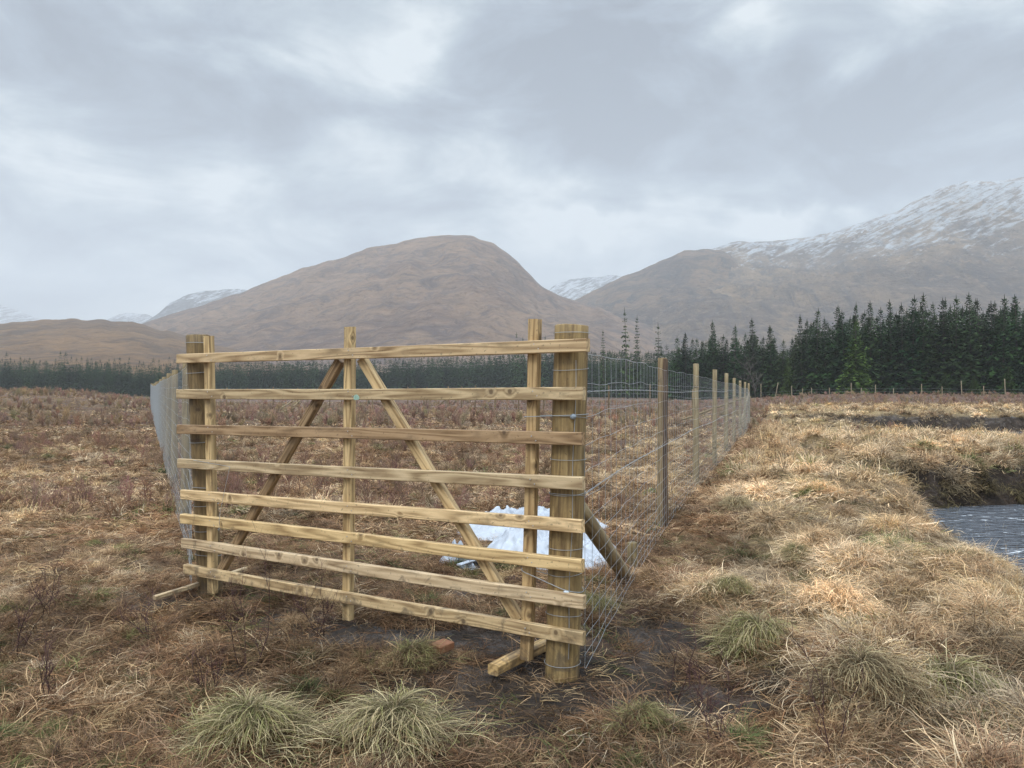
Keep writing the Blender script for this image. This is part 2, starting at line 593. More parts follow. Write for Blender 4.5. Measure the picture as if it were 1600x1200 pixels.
M_GRASS = veg_mat("dry_grass_blades")
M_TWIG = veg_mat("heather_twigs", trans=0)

# ground
M_GROUND, nb, bs = new_mat("moor_ground")
pos = nb.n("ShaderNodeNewGeometry")
P = pos.outputs["Position"]
zn = nb.n("ShaderNodeAttribute", attribute_type="GEOMETRY", attribute_name="zone")
sz = nb.n("ShaderNodeSeparateColor", ins={0: zn.outputs["Color"]})
f1 = nb.noise(P, 3.0, 6, .65, .4)
f2 = nb.noise(nb.vmath("MULTIPLY", P, (9, 9, 30)), 1.0, 5, .7, 1.2)
f3 = nb.noise(P, .22, 5, .6, .3)
rust = nb.ramp(f2, [(.25, (.035, .022, .013)), (.5, (.12, .072, .038)), (.75, (.26, .17, .085))])
rust = nb.mix(nb.ss(f3, .42, .62), rust, nb.mix(1.0, rust, (.62, .50, .62), "MULTIPLY"))
straw = nb.ramp(f2, [(.25, (.10, .065, .03)), (.5, (.27, .19, .09)), (.75, (.46, .35, .18))])
c = nb.mix(sz.outputs[0], rust, straw)
peat = nb.ramp(nb.math("ADD", nb.math("MULTIPLY", f1, .5), nb.math("MULTIPLY", f2, .5)), [(.36, (.008, .006, .005)), (.60, (.060, .038, .024))])
c = nb.mix(sz.outputs[2], c, nb.ramp(f2, [(.3, (.085, .05, .036)), (.7, (.20, .125, .082))]))
c = nb.mix(sz.outputs[1], c, peat)
nb.put(bs.inputs["Base Color"], c)
wet = nb.math("MULTIPLY", sz.outputs[1], nb.ss(f1, .47, .56))
nb.put(bs.inputs["Roughness"], nb.ss(wet, 0, 1, .8, .16))
bs.inputs["Specular IOR Level"].default_value = .35
bh = nb.math("MULTIPLY", nb.math("ADD", f2, nb.math("MULTIPLY", f1, 1.5)), nb.math("SUBTRACT", 1.0, nb.math("MULTIPLY", wet, .35)))
bump(nb, bs, bh, .9, .05)

# water
M_WATER, nb, bs = new_mat("river_water")
P = nb.n("ShaderNodeNewGeometry").outputs["Position"]
Pw = nb.vmath("MULTIPLY", P, (1.0, 1.9, 1))
w1 = nb.noise(Pw, 1.7, 3, .5, 1.6)
w2 = nb.noise(Pw, 6.5, 2, .5, .8)
foam = nb.ss(nb.math("ADD", nb.noise(nb.vmath("MULTIPLY", P, (.6, 1.3, 1)), 1.3, 5, .6, 1.2), nb.math("MULTIPLY", w2, .30)), .765, .86)
nb.put(bs.inputs["Base Color"], nb.mix(foam, nb.mix(w1, (.05, .058, .072), (.14, .155, .18)), (.72, .76, .80)))
nb.put(bs.inputs["Roughness"], nb.ss(foam, 0, 1, .05, .6))
bump(nb, bs, nb.math("ADD", nb.math("MULTIPLY", w1, 1.4), nb.math("MULTIPLY", w2, .35)), 1.0, .16)

# ------------------------------------------------------------------ ground sheet (polar, finer near the camera)
angs = np.concatenate([np.linspace(-50, 50, 561), np.linspace(54, 306, 64)])
rads = np.concatenate([np.geomspace(.6, 150, 1000), np.geomspace(156, 5300, 60)])
A, RR = np.meshgrid(np.radians(angs), rads)
X = RR * np.sin(A); Y = RR * np.cos(A)
Z = ht(X, Y)
nr, na = X.shape
V = np.stack([X, Y, Z], -1).reshape(-1, 3)
V = np.concatenate([V, [[0, 0, hz(0, 0)]]])
ii = np.arange(nr - 1)[:, None] * na; kk = np.arange(na)[None]
k2 = (kk + 1) % na
Fq = np.stack([ii + kk, ii + na + kk, ii + na + k2, ii + k2], -1).reshape(-1, 4)
wr = zone_right(X, Y); md = mud(X, Y); sr = river_s(X, Y)
strawz = np.clip(wr + .8 * sst(1.0, -1.0, np.abs(X - fence_x(Y)) - 3) * sst(8, 14, Y) * (X < fence_x(Y)) * 0
                 + .75 * sst(-9, 4, X - .05 * Y) * sst(7, 22, Y) * (1 - sst(55, 75, Y)) * sst(.35, .6, fbm(X * .5, Y * .5, 44, 3)), 0, 1)
band = sst(56, 68, Y - .1 * X) * (1 - sst(150, 190, Y)) * sst(.25, .5, fbm(X * .05, Y * .12, 55, 3) + .15)
peatm = np.maximum(md, sst(1.6, .5, sr + .5 * (fbm(X, Y, 77, 3) - .5)) * (Y > 2))
ZONE = np.stack([strawz, peatm, band, np.ones_like(band)], -1).reshape(-1, 4)
ZONE = np.concatenate([ZONE, [[0, 0, 0, 1]]])
me = mesh_np("ground", V, Fq, [M_GROUND], True, {"zone": ("FLOAT_COLOR", ZONE)})
# close the little disc under the camera
bm = bmesh.new(); bm.from_mesh(me); bm.verts.ensure_lookup_table()
c0 = bm.verts[len(V) - 1]
for k in range(na):
    bm.faces.new((c0, bm.verts[k], bm.verts[(k + 1) % na])).smooth = True
bmesh.ops.recalc_face_normals(bm, faces=bm.faces)
bm.to_mesh(me); bm.free()
ground = link(bpy.data.objects.new("ground", me)); tag(ground, kind="structure")

# water ribbon
pts = np.array([(a, c, d) for a, c, d in RIVER])
tt = np.linspace(0, len(pts) - 1, 140)
cxs = np.interp(tt, np.arange(len(pts)), pts[:, 0]); cys = np.interp(tt, np.arange(len(pts)), pts[:, 1]); cws = np.interp(tt, np.arange(len(pts)), pts[:, 2])
dx, dy = np.gradient(cxs), np.gradient(cys); L_ = np.hypot(dx, dy); dx /= L_; dy /= L_
cs = np.linspace(-1, 1, 13)
WV = np.stack([cxs[:, None] - dy[:, None] * (cws[:, None] + .45) * cs, cys[:, None] + dx[:, None] * (cws[:, None] + .45) * cs,
               np.full((140, 13), WATER_Z)], -1).reshape(-1, 3)
ii = np.arange(139)[:, None] * 13; kk = np.arange(12)[None]
WF = np.stack([ii + kk, ii + kk + 1, ii + 13 + kk + 1, ii + 13 + kk], -1).reshape(-1, 4)[:, ::-1]
tag(link(bpy.data.objects.new("river_water", mesh_np("river_water", WV, WF, [M_WATER]))), kind="structure")


# ------------------------------------------------------------------ hills
HS = .65            # hills stand at this fraction of their nominal distance


def hill_mat(name, grass, rock, heath, snow_z=None, snow_w=120, snow_amt=.0, gully=(.0016, .0016, .0016), streak=.5):
    m, nb, bs = new_mat(name)
    P = nb.vmath("MULTIPLY", nb.n("ShaderNodeNewGeometry").outputs["Position"], (1 / HS,) * 3)
    a = nb.noise(nb.vmath("MULTIPLY", P, (1, .6, 1.7)), .0032, 8, .68, .5)
    c_ = nb.noise(nb.vmath("MULTIPLY", P, gully), 8.0, 8, .68, .9)
    d = nb.noise(nb.vmath("MULTIPLY", P, (1, 1, 2.5)), .03, 6, .75, .3)
    c = nb.mix(nb.ss(a, .42, .60), grass, heath)
    c = nb.mix(nb.ss(nb.math("ADD", nb.math("MULTIPLY", c_, .6), nb.math("MULTIPLY", d, .45)), .50, .60), c, rock)
    c = nb.mix(nb.ss(d, .50, .68, 0, .45), c, tuple(x * 1.6 for x in grass))
    c = nb.mix(nb.ss(d, .50, .34, 0, .6), c, tuple(x * .5 for x in rock))
    if snow_z is not None:
        sx = nb.n("ShaderNodeSeparateXYZ", ins={0: P})
        alt = nb.math("DIVIDE", nb.math("SUBTRACT", sx.outputs[2], snow_z), snow_w)
        xx_ = nb.math("MULTIPLY", sx.outputs[0], .5)
        acr = nb.math("SUBTRACT", sx.outputs[2], xx_)
        sv = nb.n("ShaderNodeCombineXYZ", ins={0: nb.math("MULTIPLY", acr, .060), 1: nb.math("MULTIPLY", sx.outputs[0], .012), 2: nb.math("MULTIPLY", sx.outputs[1], .004)}).outputs[0]
        st_ = nb.noise(sv, 1.0, 7, .68, .7)
        sn = nb.math("MULTIPLY", nb.math("MAXIMUM", nb.math("MINIMUM", alt, 1.0), -1.5), .56)
        sn = nb.math("ADD", sn, nb.math("MULTIPLY", nb.math("SUBTRACT", st_, .5), 3.2))
        sn = nb.math("ADD", sn, nb.math("MULTIPLY", nb.math("SUBTRACT", d, .5), 1.6))
        sn = nb.math("ADD", sn, snow_amt)
        c = nb.mix(nb.math("MULTIPLY", nb.ss(sn, .18, .92), .88), c, (.74, .79, .84))
    nb.put(bs.inputs["Base Color"], c)
    bs.inputs["Roughness"].default_value = .95
    bs.inputs["Specular IOR Level"].default_value = .1
    bump(nb, bs, nb.math("ADD", d, nb.math("MULTIPLY", c_, 2.0)), 1.0, 24.0)
    return m


def hill(name, label, sky_pts, Yr, Yf, Yb, mat, amp=.05, nu=520, nv=150, conc=1.25, seed=1, skew=0.0, tail=.0, freq=1.0):
    Yr, Yf, Yb = Yr * HS, Yf * HS, Yb * HS
    xs = np.array([p[0] for p in sky_pts], float); ys = np.array([p[1] for p in sky_pts], float)
    px = np.linspace(xs[0], xs[-1], nu)
    # smooth (cubic-like) skyline plus small crags
    yy = np.interp(px, xs, ys)
    kern = np.hanning(9); kern /= kern.sum()
    yy = np.convolve(np.pad(yy, 4, mode="edge"), kern, "valid")
    yy += (fbm(px * .045, px * 0, seed + 50, 4) - .5) * 4.5
    u = (px - 800) / F
    Hs = np.maximum(Yr * (612 - yy) / F + EYE, 0)
    t = np.linspace(0, 1.6, nv)
    T, U = np.meshgrid(t, u, indexing="ij")
    HH = np.broadcast_to(Hs[None], T.shape)
    Yg = np.where(T <= 1, Yf + (Yr - Yf) * T, Yr + (Yb - Yr) * (T - 1) / .6)
    prof = np.where(T <= 1, np.clip(T, 0, 1) ** conc, 1 - ((T - 1) / .6) ** 1.5)
    Xg = U * Yg
    k = freq * 6.0 / Yr
    n = fbm(Xg * k + skew * Yg * k, Yg * k * .55, seed, 6, .52) - .5
    rg = 1 - np.abs(2 * fbm(Xg * k * 2.2 + 3 + skew * Yg * k * 2, Yg * k * .8, seed + 9, 5) - 1)
    mask = np.clip(T * 2.2, 0, 1) * (1 - .93 * np.exp(-((T - 1) / .10) ** 2))
    Zg = HH * prof + HH.max() * amp * mask * (n * 2.2 + (rg - .7) * 1.1)
    # nothing in front may rise over the skyline
    lim = (HH - EYE) * np.where(T <= 1, Yg / Yr, 1) + EYE
    Zg = np.where((T < .97), np.minimum(Zg, lim * .985), Zg)
    Zg = Zg - 14 * (1 - np.clip(T * 6, 0, 1)) - tail
    V = np.stack([Xg, Yg, Zg], -1).reshape(-1, 3)
    ii = np.arange(nv - 1)[:, None] * nu; kk = np.arange(nu - 1)[None]
    Fq = np.stack([ii + kk, ii + kk + 1, ii + nu + kk + 1, ii + nu + kk], -1).reshape(-1, 4)
    o = link(bpy.data.objects.new(name, mesh_np(name, V, Fq, [mat])))
    tag(o, label, None, None, "structure")
    return o


BR = (.40, .262, .175)
HM_A = hill_mat("hill_moor", BR, (.19, .140, .125), (.29, .190, .140))
HM_L = hill_mat("hill_low_moor", (.37, .215, .105), (.18, .12, .08), (.25, .15, .085))
HM_B = hill_mat("hill_shoulder", (.28, .18, .11), (.075, .066, .068), (.13, .095, .08), 400, 160, -.45)
HM_S = hill_mat("mountain_snow", (.37, .26, .165), (.12, .10, .098), (.21, .155, .12), 425, 200, .06, gully=(.0022, .0007, .0010))
HM_F = hill_mat("far_snow", (.09, .08, .075), (.05, .05, .055), (.07, .065, .065), 360, 300, .0, gully=(.001, .0006, .001))

hill("moorland_hill", "low brown moorland rise on the left beyond the plantation",
     [(-700, 560), (-420, 530), (-200, 512), (0, 505), (70, 499), (150, 499), (205, 503), (255, 516), (330, 534), (420, 552), (520, 575), (620, 606)],
     1500, 620, 2100, HM_L, .05, seed=4, conc=.95, tail=0)
hill("round_hill", "broad brown rounded hill behind the gate",
     [(60, 612), (120, 560), (180, 522), (232, 502), (290, 484), (360, 462), (420, 440), (470, 420), (520, 405), (570, 388), (615, 379), (660, 369),
      (695, 365), (735, 368), (770, 378), (795, 396), (820, 420), (845, 446), (870, 461), (900, 470), (950, 487), (1010, 506), (1080, 530),
      (1180, 560), (1290, 590), (1400, 612)],
     2300, 900, 3300, HM_A, .10, seed=12, conc=1.15, nv=190)
hill("shoulder_hill", "dark craggy shoulder hill right of the rounded hill",
     [(800, 520), (850, 490), (900, 468), (940, 448), (985, 428), (1030, 408), (1070, 392), (1100, 388), (1125, 390), (1142, 400), (1160, 420),
      (1195, 445), (1240, 472), (1280, 500), (1340, 530), (1420, 560), (1500, 612)],
     2800, 1500, 3700, HM_B, .09, seed=23, conc=1.1)
hill("snowy_mountain", "high mountain with thin snow on its upper slopes at the right edge",
     [(1020, 470), (1070, 410), (1110, 388), (1150, 378), (1200, 376), (1250, 372), (1300, 362), (1350, 348), (1400, 330), (1440, 308), (1480, 290),
      (1510, 283), (1530, 281), (1550, 285), (1575, 281), (1600, 275), (1680, 262), (1800, 270), (1950, 300), (2200, 380), (2500, 560)],
     3400, 1300, 4700, HM_S, .085, seed=31, skew=.9, conc=1.0, nu=620, nv=220, freq=1.6)
hill("far_peak", "distant snow covered ridge between the two nearer hills",
     [(780, 560), (840, 470), (865, 447), (890, 437), (930, 431), (970, 432), (1010, 440), (1080, 500), (1150, 560)], 5200, 4200, 6000, HM_F, .04, seed=41, nv=60, nu=240)
hill("far_peak", "distant blue mountain with snow showing behind the left flank of the round hill",
     [(170, 560), (215, 510), (245, 490), (265, 474), (290, 461), (320, 454), (370, 451), (430, 455), (520, 500), (600, 560)], 4600, 3700, 5600, HM_F, .04, seed=43, nv=60, nu=240)
hill("far_peak", "small distant snow dusted hill at the left between brown moor and blue mountain",
     [(120, 540), (165, 500), (185, 491), (205, 488), (225, 489), (245, 496), (300, 540)], 6200, 5200, 7000, HM_F, .04, seed=44, nv=50, nu=160)
hill("far_peak", "distant snow covered peak cut by the left edge of the photo",
     [(-300, 540), (-150, 470), (-60, 458), (-20, 468), (5, 475), (20, 483), (35, 489), (52, 494), (75, 503), (140, 545)], 6600, 5400, 7600, HM_F, .05, seed=45, nv=60, nu=200)


# ------------------------------------------------------------------ spruces
def veg_mesh(name, V, Fq, mats, bl, hue, smooth=False):
    return mesh_np(name, V, Fq, mats, smooth, {"bl": ("FLOAT", bl), "hue": ("FLOAT", hue)})


def spruce_mat(name, attr_tint=False):
    m, nb, bs = new_mat(name)
    oi = nb.n("ShaderNodeObjectInfo")
    c = nb.mix(oi.outputs["Random"], (.012, .026, .011), (.029, .054, .015))
    c = nb.mix(1.0, c, oi.outputs["Color"], "MULTIPLY") if not attr_tint else c
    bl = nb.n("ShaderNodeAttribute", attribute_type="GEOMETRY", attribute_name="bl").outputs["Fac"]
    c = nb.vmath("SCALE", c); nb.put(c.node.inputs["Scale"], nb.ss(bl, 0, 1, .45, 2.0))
    nb.put(bs.inputs["Base Color"], c)
    bs.inputs["Roughness"].default_value = .8
    bs.inputs["Specular IOR Level"].default_value = .15
    return m


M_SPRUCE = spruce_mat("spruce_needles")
M_BARK = simple_mat("spruce_bark", (.09, .075, .062), .9, 0, .4, 6)


def spruce_crown(seed, H=16.0, Rm=2.3, levels=34, sparse=1.0, bottom=.06, mat=None, name="crown"):
    rg = np.random.default_rng(seed)
    V = []; Fc = []; BL = []; nv = 0
    for i in range(levels):
        t = bottom + (1 - bottom) * (i + rg.uniform(-.3, .3)) / levels
        t = min(max(t, bottom), .995)
        z0 = H * t
        Lr = Rm * (1 - t) ** .78 * rg.uniform(.65, 1.2) + .04
        nbch = max(4, int((9 - 4 * t) * sparse))
        a0 = rg.uniform(0, 6.28)
        for k in range(nbch):
            a = a0 + 6.283 * k / nbch + rg.uniform(-.35, .35)
            L = Lr * rg.uniform(.55, 1.2)
            up = .25 + .55 * t + .7 * max(0, t - .8) / .2
            ns = max(2, int(L / .38))
            dirx, diry = math.cos(a), math.sin(a)
            for s in range(ns):
                f = (s + .6) / ns
                px = dirx * L * f; py = diry * L * f
                pz = z0 + L * (up * f - .75 * f * f * (1 if t < .85 else .2)) * .8
                for rep in range(2):
                    wd = (1 - .8 * max(0, t - .7) / .3) * (.20 + .32 * (1 - abs(f - .45))) * rg.uniform(.7, 1.4) * (.45 + .55 * (1 - t))
                    ln = rg.uniform(.35, .70) * (.5 + .6 * (1 - t))
                    aa = a + rg.uniform(-1.0, 1.0)
                    dz = rg.uniform(-.42, .15) + (.3 if t > .9 else 0) + .5 * max(0, t - .84) / .16
                    tip = np.array([px + math.cos(aa) * ln, py + math.sin(aa) * ln, pz + dz * ln * 1.3])
                    base = np.array([px, py, pz])
                    mid = (base + tip) / 2
                    sd_ = np.array([-math.sin(aa), math.cos(aa), rg.uniform(-.7, .7)]) * wd
                    V += [base, mid + sd_, tip, mid - sd_ + np.array([0, 0, -.12 * rg.random()])]
                    Fc.append((nv, nv + 1, nv + 2, nv + 3)); nv += 4
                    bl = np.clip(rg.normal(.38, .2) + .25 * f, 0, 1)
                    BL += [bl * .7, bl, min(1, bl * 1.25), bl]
    # leader
    for k in range(5):
        a = k * 1.3
        base = np.array([0, 0, H * .95]); tip = np.array([.05 * math.cos(a), .05 * math.sin(a), H * 1.045])
        sd_ = np.array([math.cos(a), math.sin(a), 0]) * .07
        V += [base - sd_, base + sd_, tip, tip]; Fc.append((nv, nv + 1, nv + 2, nv + 3)); nv += 4
        BL += [.4] * 4
    return veg_mesh(name, np.array(V), np.array(Fc), [mat or M_SPRUCE], np.array(BL), np.zeros(len(BL)))


def trunk_mesh(seed, H=16.0, r=.19):
    T = Tubes()
    zz = np.linspace(-.4, H * .97, 12)
    rn = np.random.default_rng(seed)
    T.add(np.stack([np.cumsum(rn.normal(0, .02, 12)), np.cumsum(rn.normal(0, .02, 12)), zz], 1), r * (1 - zz / H * .93), 7)
    for k in range(16):            # dead lower branches
        z0 = rn.uniform(.6, H * .3); a = rn.uniform(0, 6.28); L = rn.uniform(.5, 1.3)
        f = np.linspace(0, 1, 4)[:, None]
        T.add(np.array([[0, 0, z0]]) + f * np.array([[math.cos(a) * L, math.sin(a) * L, rn.uniform(-.3, .2)]]), .025 * (1.1 - f[:, 0]), 3)
    return mesh_np("trunk", np.concatenate(T.V), np.concatenate(T.Fc), [M_BARK])


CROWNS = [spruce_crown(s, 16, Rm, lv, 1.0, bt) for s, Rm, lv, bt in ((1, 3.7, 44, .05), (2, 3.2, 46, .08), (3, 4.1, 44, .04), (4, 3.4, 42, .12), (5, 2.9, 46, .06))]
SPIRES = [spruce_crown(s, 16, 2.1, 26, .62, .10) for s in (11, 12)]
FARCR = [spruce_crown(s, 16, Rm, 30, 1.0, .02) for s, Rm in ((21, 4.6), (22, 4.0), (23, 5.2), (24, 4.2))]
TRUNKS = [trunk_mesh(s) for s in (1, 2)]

right_tops = [(1000, 545), (1060, 525), (1072, 519), (1090, 528), (1116, 500), (1130, 522), (1147, 507), (1162, 520), (1178, 497), (1192, 525), (1206, 508), (1222, 530),
              (1240, 520), (1254, 491), (1274, 481), (1290, 495), (1307, 477), (1320, 484), (1333, 472), (1347, 485), (1361, 470), (1378, 480),
              (1394, 468), (1410, 473), (1425, 461), (1442, 458), (1458, 472), (1474, 465), (1495, 461), (1519, 457), (1533, 466), (1550, 470),
              (1567, 461), (1591, 460), (1612, 468), (1640, 460), (1700, 462), (1900, 455)]
rt = np.array(right_tops, float)


def spruce(px, Yd, topy, crown, trunk, label, group, color=(1, 1, 1), wide=1.0, rot=None, single=False):
    x = (px - 800) / F * Yd
    g = hz(x, Yd)
    H = Yd * (612 - topy) / F + EYE - g
    s = H / 16.4
    sw = wide * min(1.25, max(.75, s)) if not single else wide * s
    rz = random.uniform(0, 6.28) if rot is None else rot
    if single:
        o = bpy.data.objects.new("spruce_tree", crown)
        o.location = (x, Yd, g - .1); o.scale = (sw, sw, s); o.rotation_euler = (0, 0, rz)
        o.color = (*color, 1); COL.objects.link(o)
        return tag(o, label, "tree", group)
    o = empty("spruce_tree", (x, Yd, g - .1), label, "tree", group)
    o.scale = (sw, sw, s); o.rotation_euler = (random.uniform(-.035, .035), random.uniform(-.035, .035), rz)
    c = bpy.data.objects.new("crown", crown); link(c, o); c.color = (*color, 1)
    t = bpy.data.objects.new("trunk", trunk); link(t, o)
    return o


GR = "dense dark spruces of the right-hand plantation"
k = 0
used_labels = set()
px = 1058.0
while px < 1900:                       # front row of the nearer plantation
    Yd = np.interp(px, [1050, 1180, 1300, 1600, 1900], [165, 150, 126, 112, 104]) + random.uniform(-2, 2)
    # use a measured top when one is near
    j = int(np.argmin(np.abs(rt[:, 0] - px)))
    ty = rt[j, 1] if abs(rt[j, 0] - px) < 9 else np.interp(px, rt[:, 0], rt[:, 1]) + random.uniform(10, 34)
    ppx = rt[j, 0] if abs(rt[j, 0] - px) < 9 else px
    lab_ = {1072: "leftmost spruce of the dark right-hand plantation", 1116: "tall spruce with a pointed top, second peak from the left end of the dark plantation",
            1147: "spruce forming the third peak from the left end of the dark plantation", 1178: "spruce standing above the far end of the wire fence, tallest there",
            1206: "separate bushy topped spruce just left of the low gap in the dark plantation", 1254: "first tall spruce right of the low gap in the dark plantation",
            1333: "broad spruce rising above the bright green one in the front row", 1442: "highest topped spruce in the middle of the tall plantation block",
            1519: "tall spruce top right of the middle of the tall plantation block", 1591: "spruce at the right edge of the photo"}.get(int(ppx))
    if lab_ in used_labels: lab_ = None
    used_labels.add(lab_)
    spruce(ppx, Yd, ty, CROWNS[k % 5], TRUNKS[k % 2], lab_ or "dark green spruce in the front row of the right-hand plantation, branches down to the moor",
           GR, color=(random.uniform(.8, 1.3), random.uniform(.85, 1.25), random.uniform(.8, 1.2)), wide=random.uniform(.75, 1.2))
    px += random.uniform(12, 17); k += 1
for row, (dy, drop, step) in enumerate(((5, 2, 18), (10, 2, 20))):
    px = 1062.0 + 7 * row
    while px < 1850:
        Yd = np.interp(px, [1050, 1180, 1300, 1600, 1900], [165, 150, 126, 112, 104]) + dy + random.uniform(-2, 2)
        ty = np.interp(px, rt[:, 0], rt[:, 1]) + random.uniform(6, 30)
        spruce(px, Yd, ty, CROWNS[(k * 3) % 5], TRUNKS[k % 2], "dark spruce standing behind the front row of the right-hand plantation", "spruces deeper in the right-hand plantation",
               color=(random.uniform(.7, 1.1),) * 3)
        px += random.uniform(step * .8, step * 1.2); k += 1
# lone sparse spires left of the plantation
for px, ty, Yd, lab in ((981, 481, 205, "tallest lacy spruce spire left of the right-hand plantation, above the wire fence"),
                        (995, 493, 207, "slim lacy spruce just right of the tallest spire above the wire fence"),
                        (1031, 504, 200, "thin bare-looking spruce standing alone left of the dark plantation"),
                        (944, 515, 215, "short faint spruce spire just right of the thick round gatepost")):
    spruce(px, Yd, ty, SPIRES[k % 2], TRUNKS[k % 2], lab, None, color=(1.5, 1.3, 1.2), wide=.85); k += 1
# brighter tree in the front row and young spruces at the plantation edge
spruce(1338, 118, 500, CROWNS[2], TRUNKS[0], "brighter green spruce with low spreading branches at the front of the right plantation", None, color=(1.9, 1.75, 1.1), wide=1.0)
for px, ty, lab in ((1230, 556, "small yellowish young spruce near the left end of the right plantation"),
                    (1478, 580, "short young spruce between two posts before the right plantation"),
                    (1522, 585, "lowest young spruce before the plantation, near the right edge"),
                    (1575, 570, "young spruce by the right edge of the photo before the tall trees")):
    spruce(px, 108 if px > 1300 else 136, ty, CROWNS[k % 5], TRUNKS[0], lab, None, color=(1.7, 1.5, 1.0), wide=.45); k += 1
# mid-distance trees behind the gate and right of it
GM = "spruces in the far plantation behind the gate"
px = -60.0
while px < 1075:
    left = px < 260
    Yd = (300 if left else 340) + random.uniform(-4, 4)
    if px > 900: Yd = 300 - (px - 900) * .5
    ty = np.interp(px, [-60, 0, 20, 50, 95, 130, 250, 300, 500, 700, 760, 850, 900, 1000, 1075],
                   [556, 557, 555, 560, 555, 561, 563, 560, 557, 552, 540, 535, 545, 548, 540]) + random.choice((0, 0, 4, 8, -4, -6)) + random.uniform(-2, 3)
    spruce(px, Yd, ty, FARCR[k % 4], None, "small looking spruce in the far plantation across the moor" if left else "far off spruce in the line of trees seen through and behind the gate",
           GM if not left else "spruces in the far plantation left of the gate", color=(1, 1.05, 1.1), wide=random.uniform(.75, 1.0), single=True)
    px += random.uniform(6.2, 9.0); k += 1
for px, ty in ((807, 519), (817, 527), (852, 524)):
    spruce(px, 300, ty, SPIRES[0], None, {807: "faint spruce spire rising above the top rail left of the tall end upright",
                                          817: "shorter faint spire right beside the one above the top rail",
                                          852: "faint spire between the end upright and the thick round gatepost"}[px], None, color=(1.3, 1.3, 1.3), wide=.8, single=True)


# ---------------------------------------------------------------- scatter machinery (stuff only)
def scatter(name, label, cat, protos, P, rot, scl, var, tint):
    c = bpy.data.collections.new(name + "_kinds")
    for i, me in enumerate(protos):
        c.objects.link(bpy.data.objects.new("%s_kind_%02d" % (name, i), me))
    me = bpy.data.meshes.new(name)
    me.vertices.add(len(P)); me.vertices.foreach_set("co", np.asarray(P, np.float32).ravel())
    for nm, typ, arr, key in (("rot", "FLOAT_VECTOR", rot, "vector"), ("scl", "FLOAT_VECTOR", scl, "vector"), ("var", "INT", var, "value"), ("tint", "FLOAT_COLOR", tint, "color")):
        a = me.attributes.new(nm, typ, "POINT")
        a.data.foreach_set(key, np.asarray(arr, np.int32 if typ == "INT" else np.float32).ravel())
    o = link(bpy.data.objects.new(name, me))
    tag(o, label, cat, None, "stuff")
    ng = bpy.data.node_groups.new(name, "GeometryNodeTree")
    ng.interface.new_socket("Geometry", in_out="INPUT", socket_type="NodeSocketGeometry")
    ng.interface.new_socket("Geometry", in_out="OUTPUT", socket_type="NodeSocketGeometry")
    N = ng.nodes; Lk = ng.links
    gi = N.new("NodeGroupInput"); go = N.new("NodeGroupOutput")
    ci = N.new("GeometryNodeCollectionInfo"); ci.inputs["Collection"].default_value = c
    ci.inputs["Separate Children"].default_value = True; ci.inputs["Reset Children"].default_value = True
    iop = N.new("GeometryNodeInstanceOnPoints"); iop.inputs["Pick Instance"].default_value = True

    def na_(nm, typ):
        a = N.new("GeometryNodeInputNamedAttribute"); a.data_type = typ; a.inputs["Name"].default_value = nm
        return a.outputs["Attribute"]
    m2p = N.new("GeometryNodeMeshToPoints")
    Lk.new(gi.outputs[0], m2p.inputs["Mesh"])
    Lk.new(m2p.outputs[0], iop.inputs["Points"])
    Lk.new(ci.outputs[0], iop.inputs["Instance"])
    Lk.new(na_("var", "INT"), iop.inputs["Instance Index"])
    Lk.new(na_("rot", "FLOAT_VECTOR"), iop.inputs["Rotation"])
    Lk.new(na_("scl", "FLOAT_VECTOR"), iop.inputs["Scale"])
    Lk.new(iop.outputs[0], go.inputs[0])
    md_ = o.modifiers.new("scatter", "NODES"); md_.node_group = ng
    return o


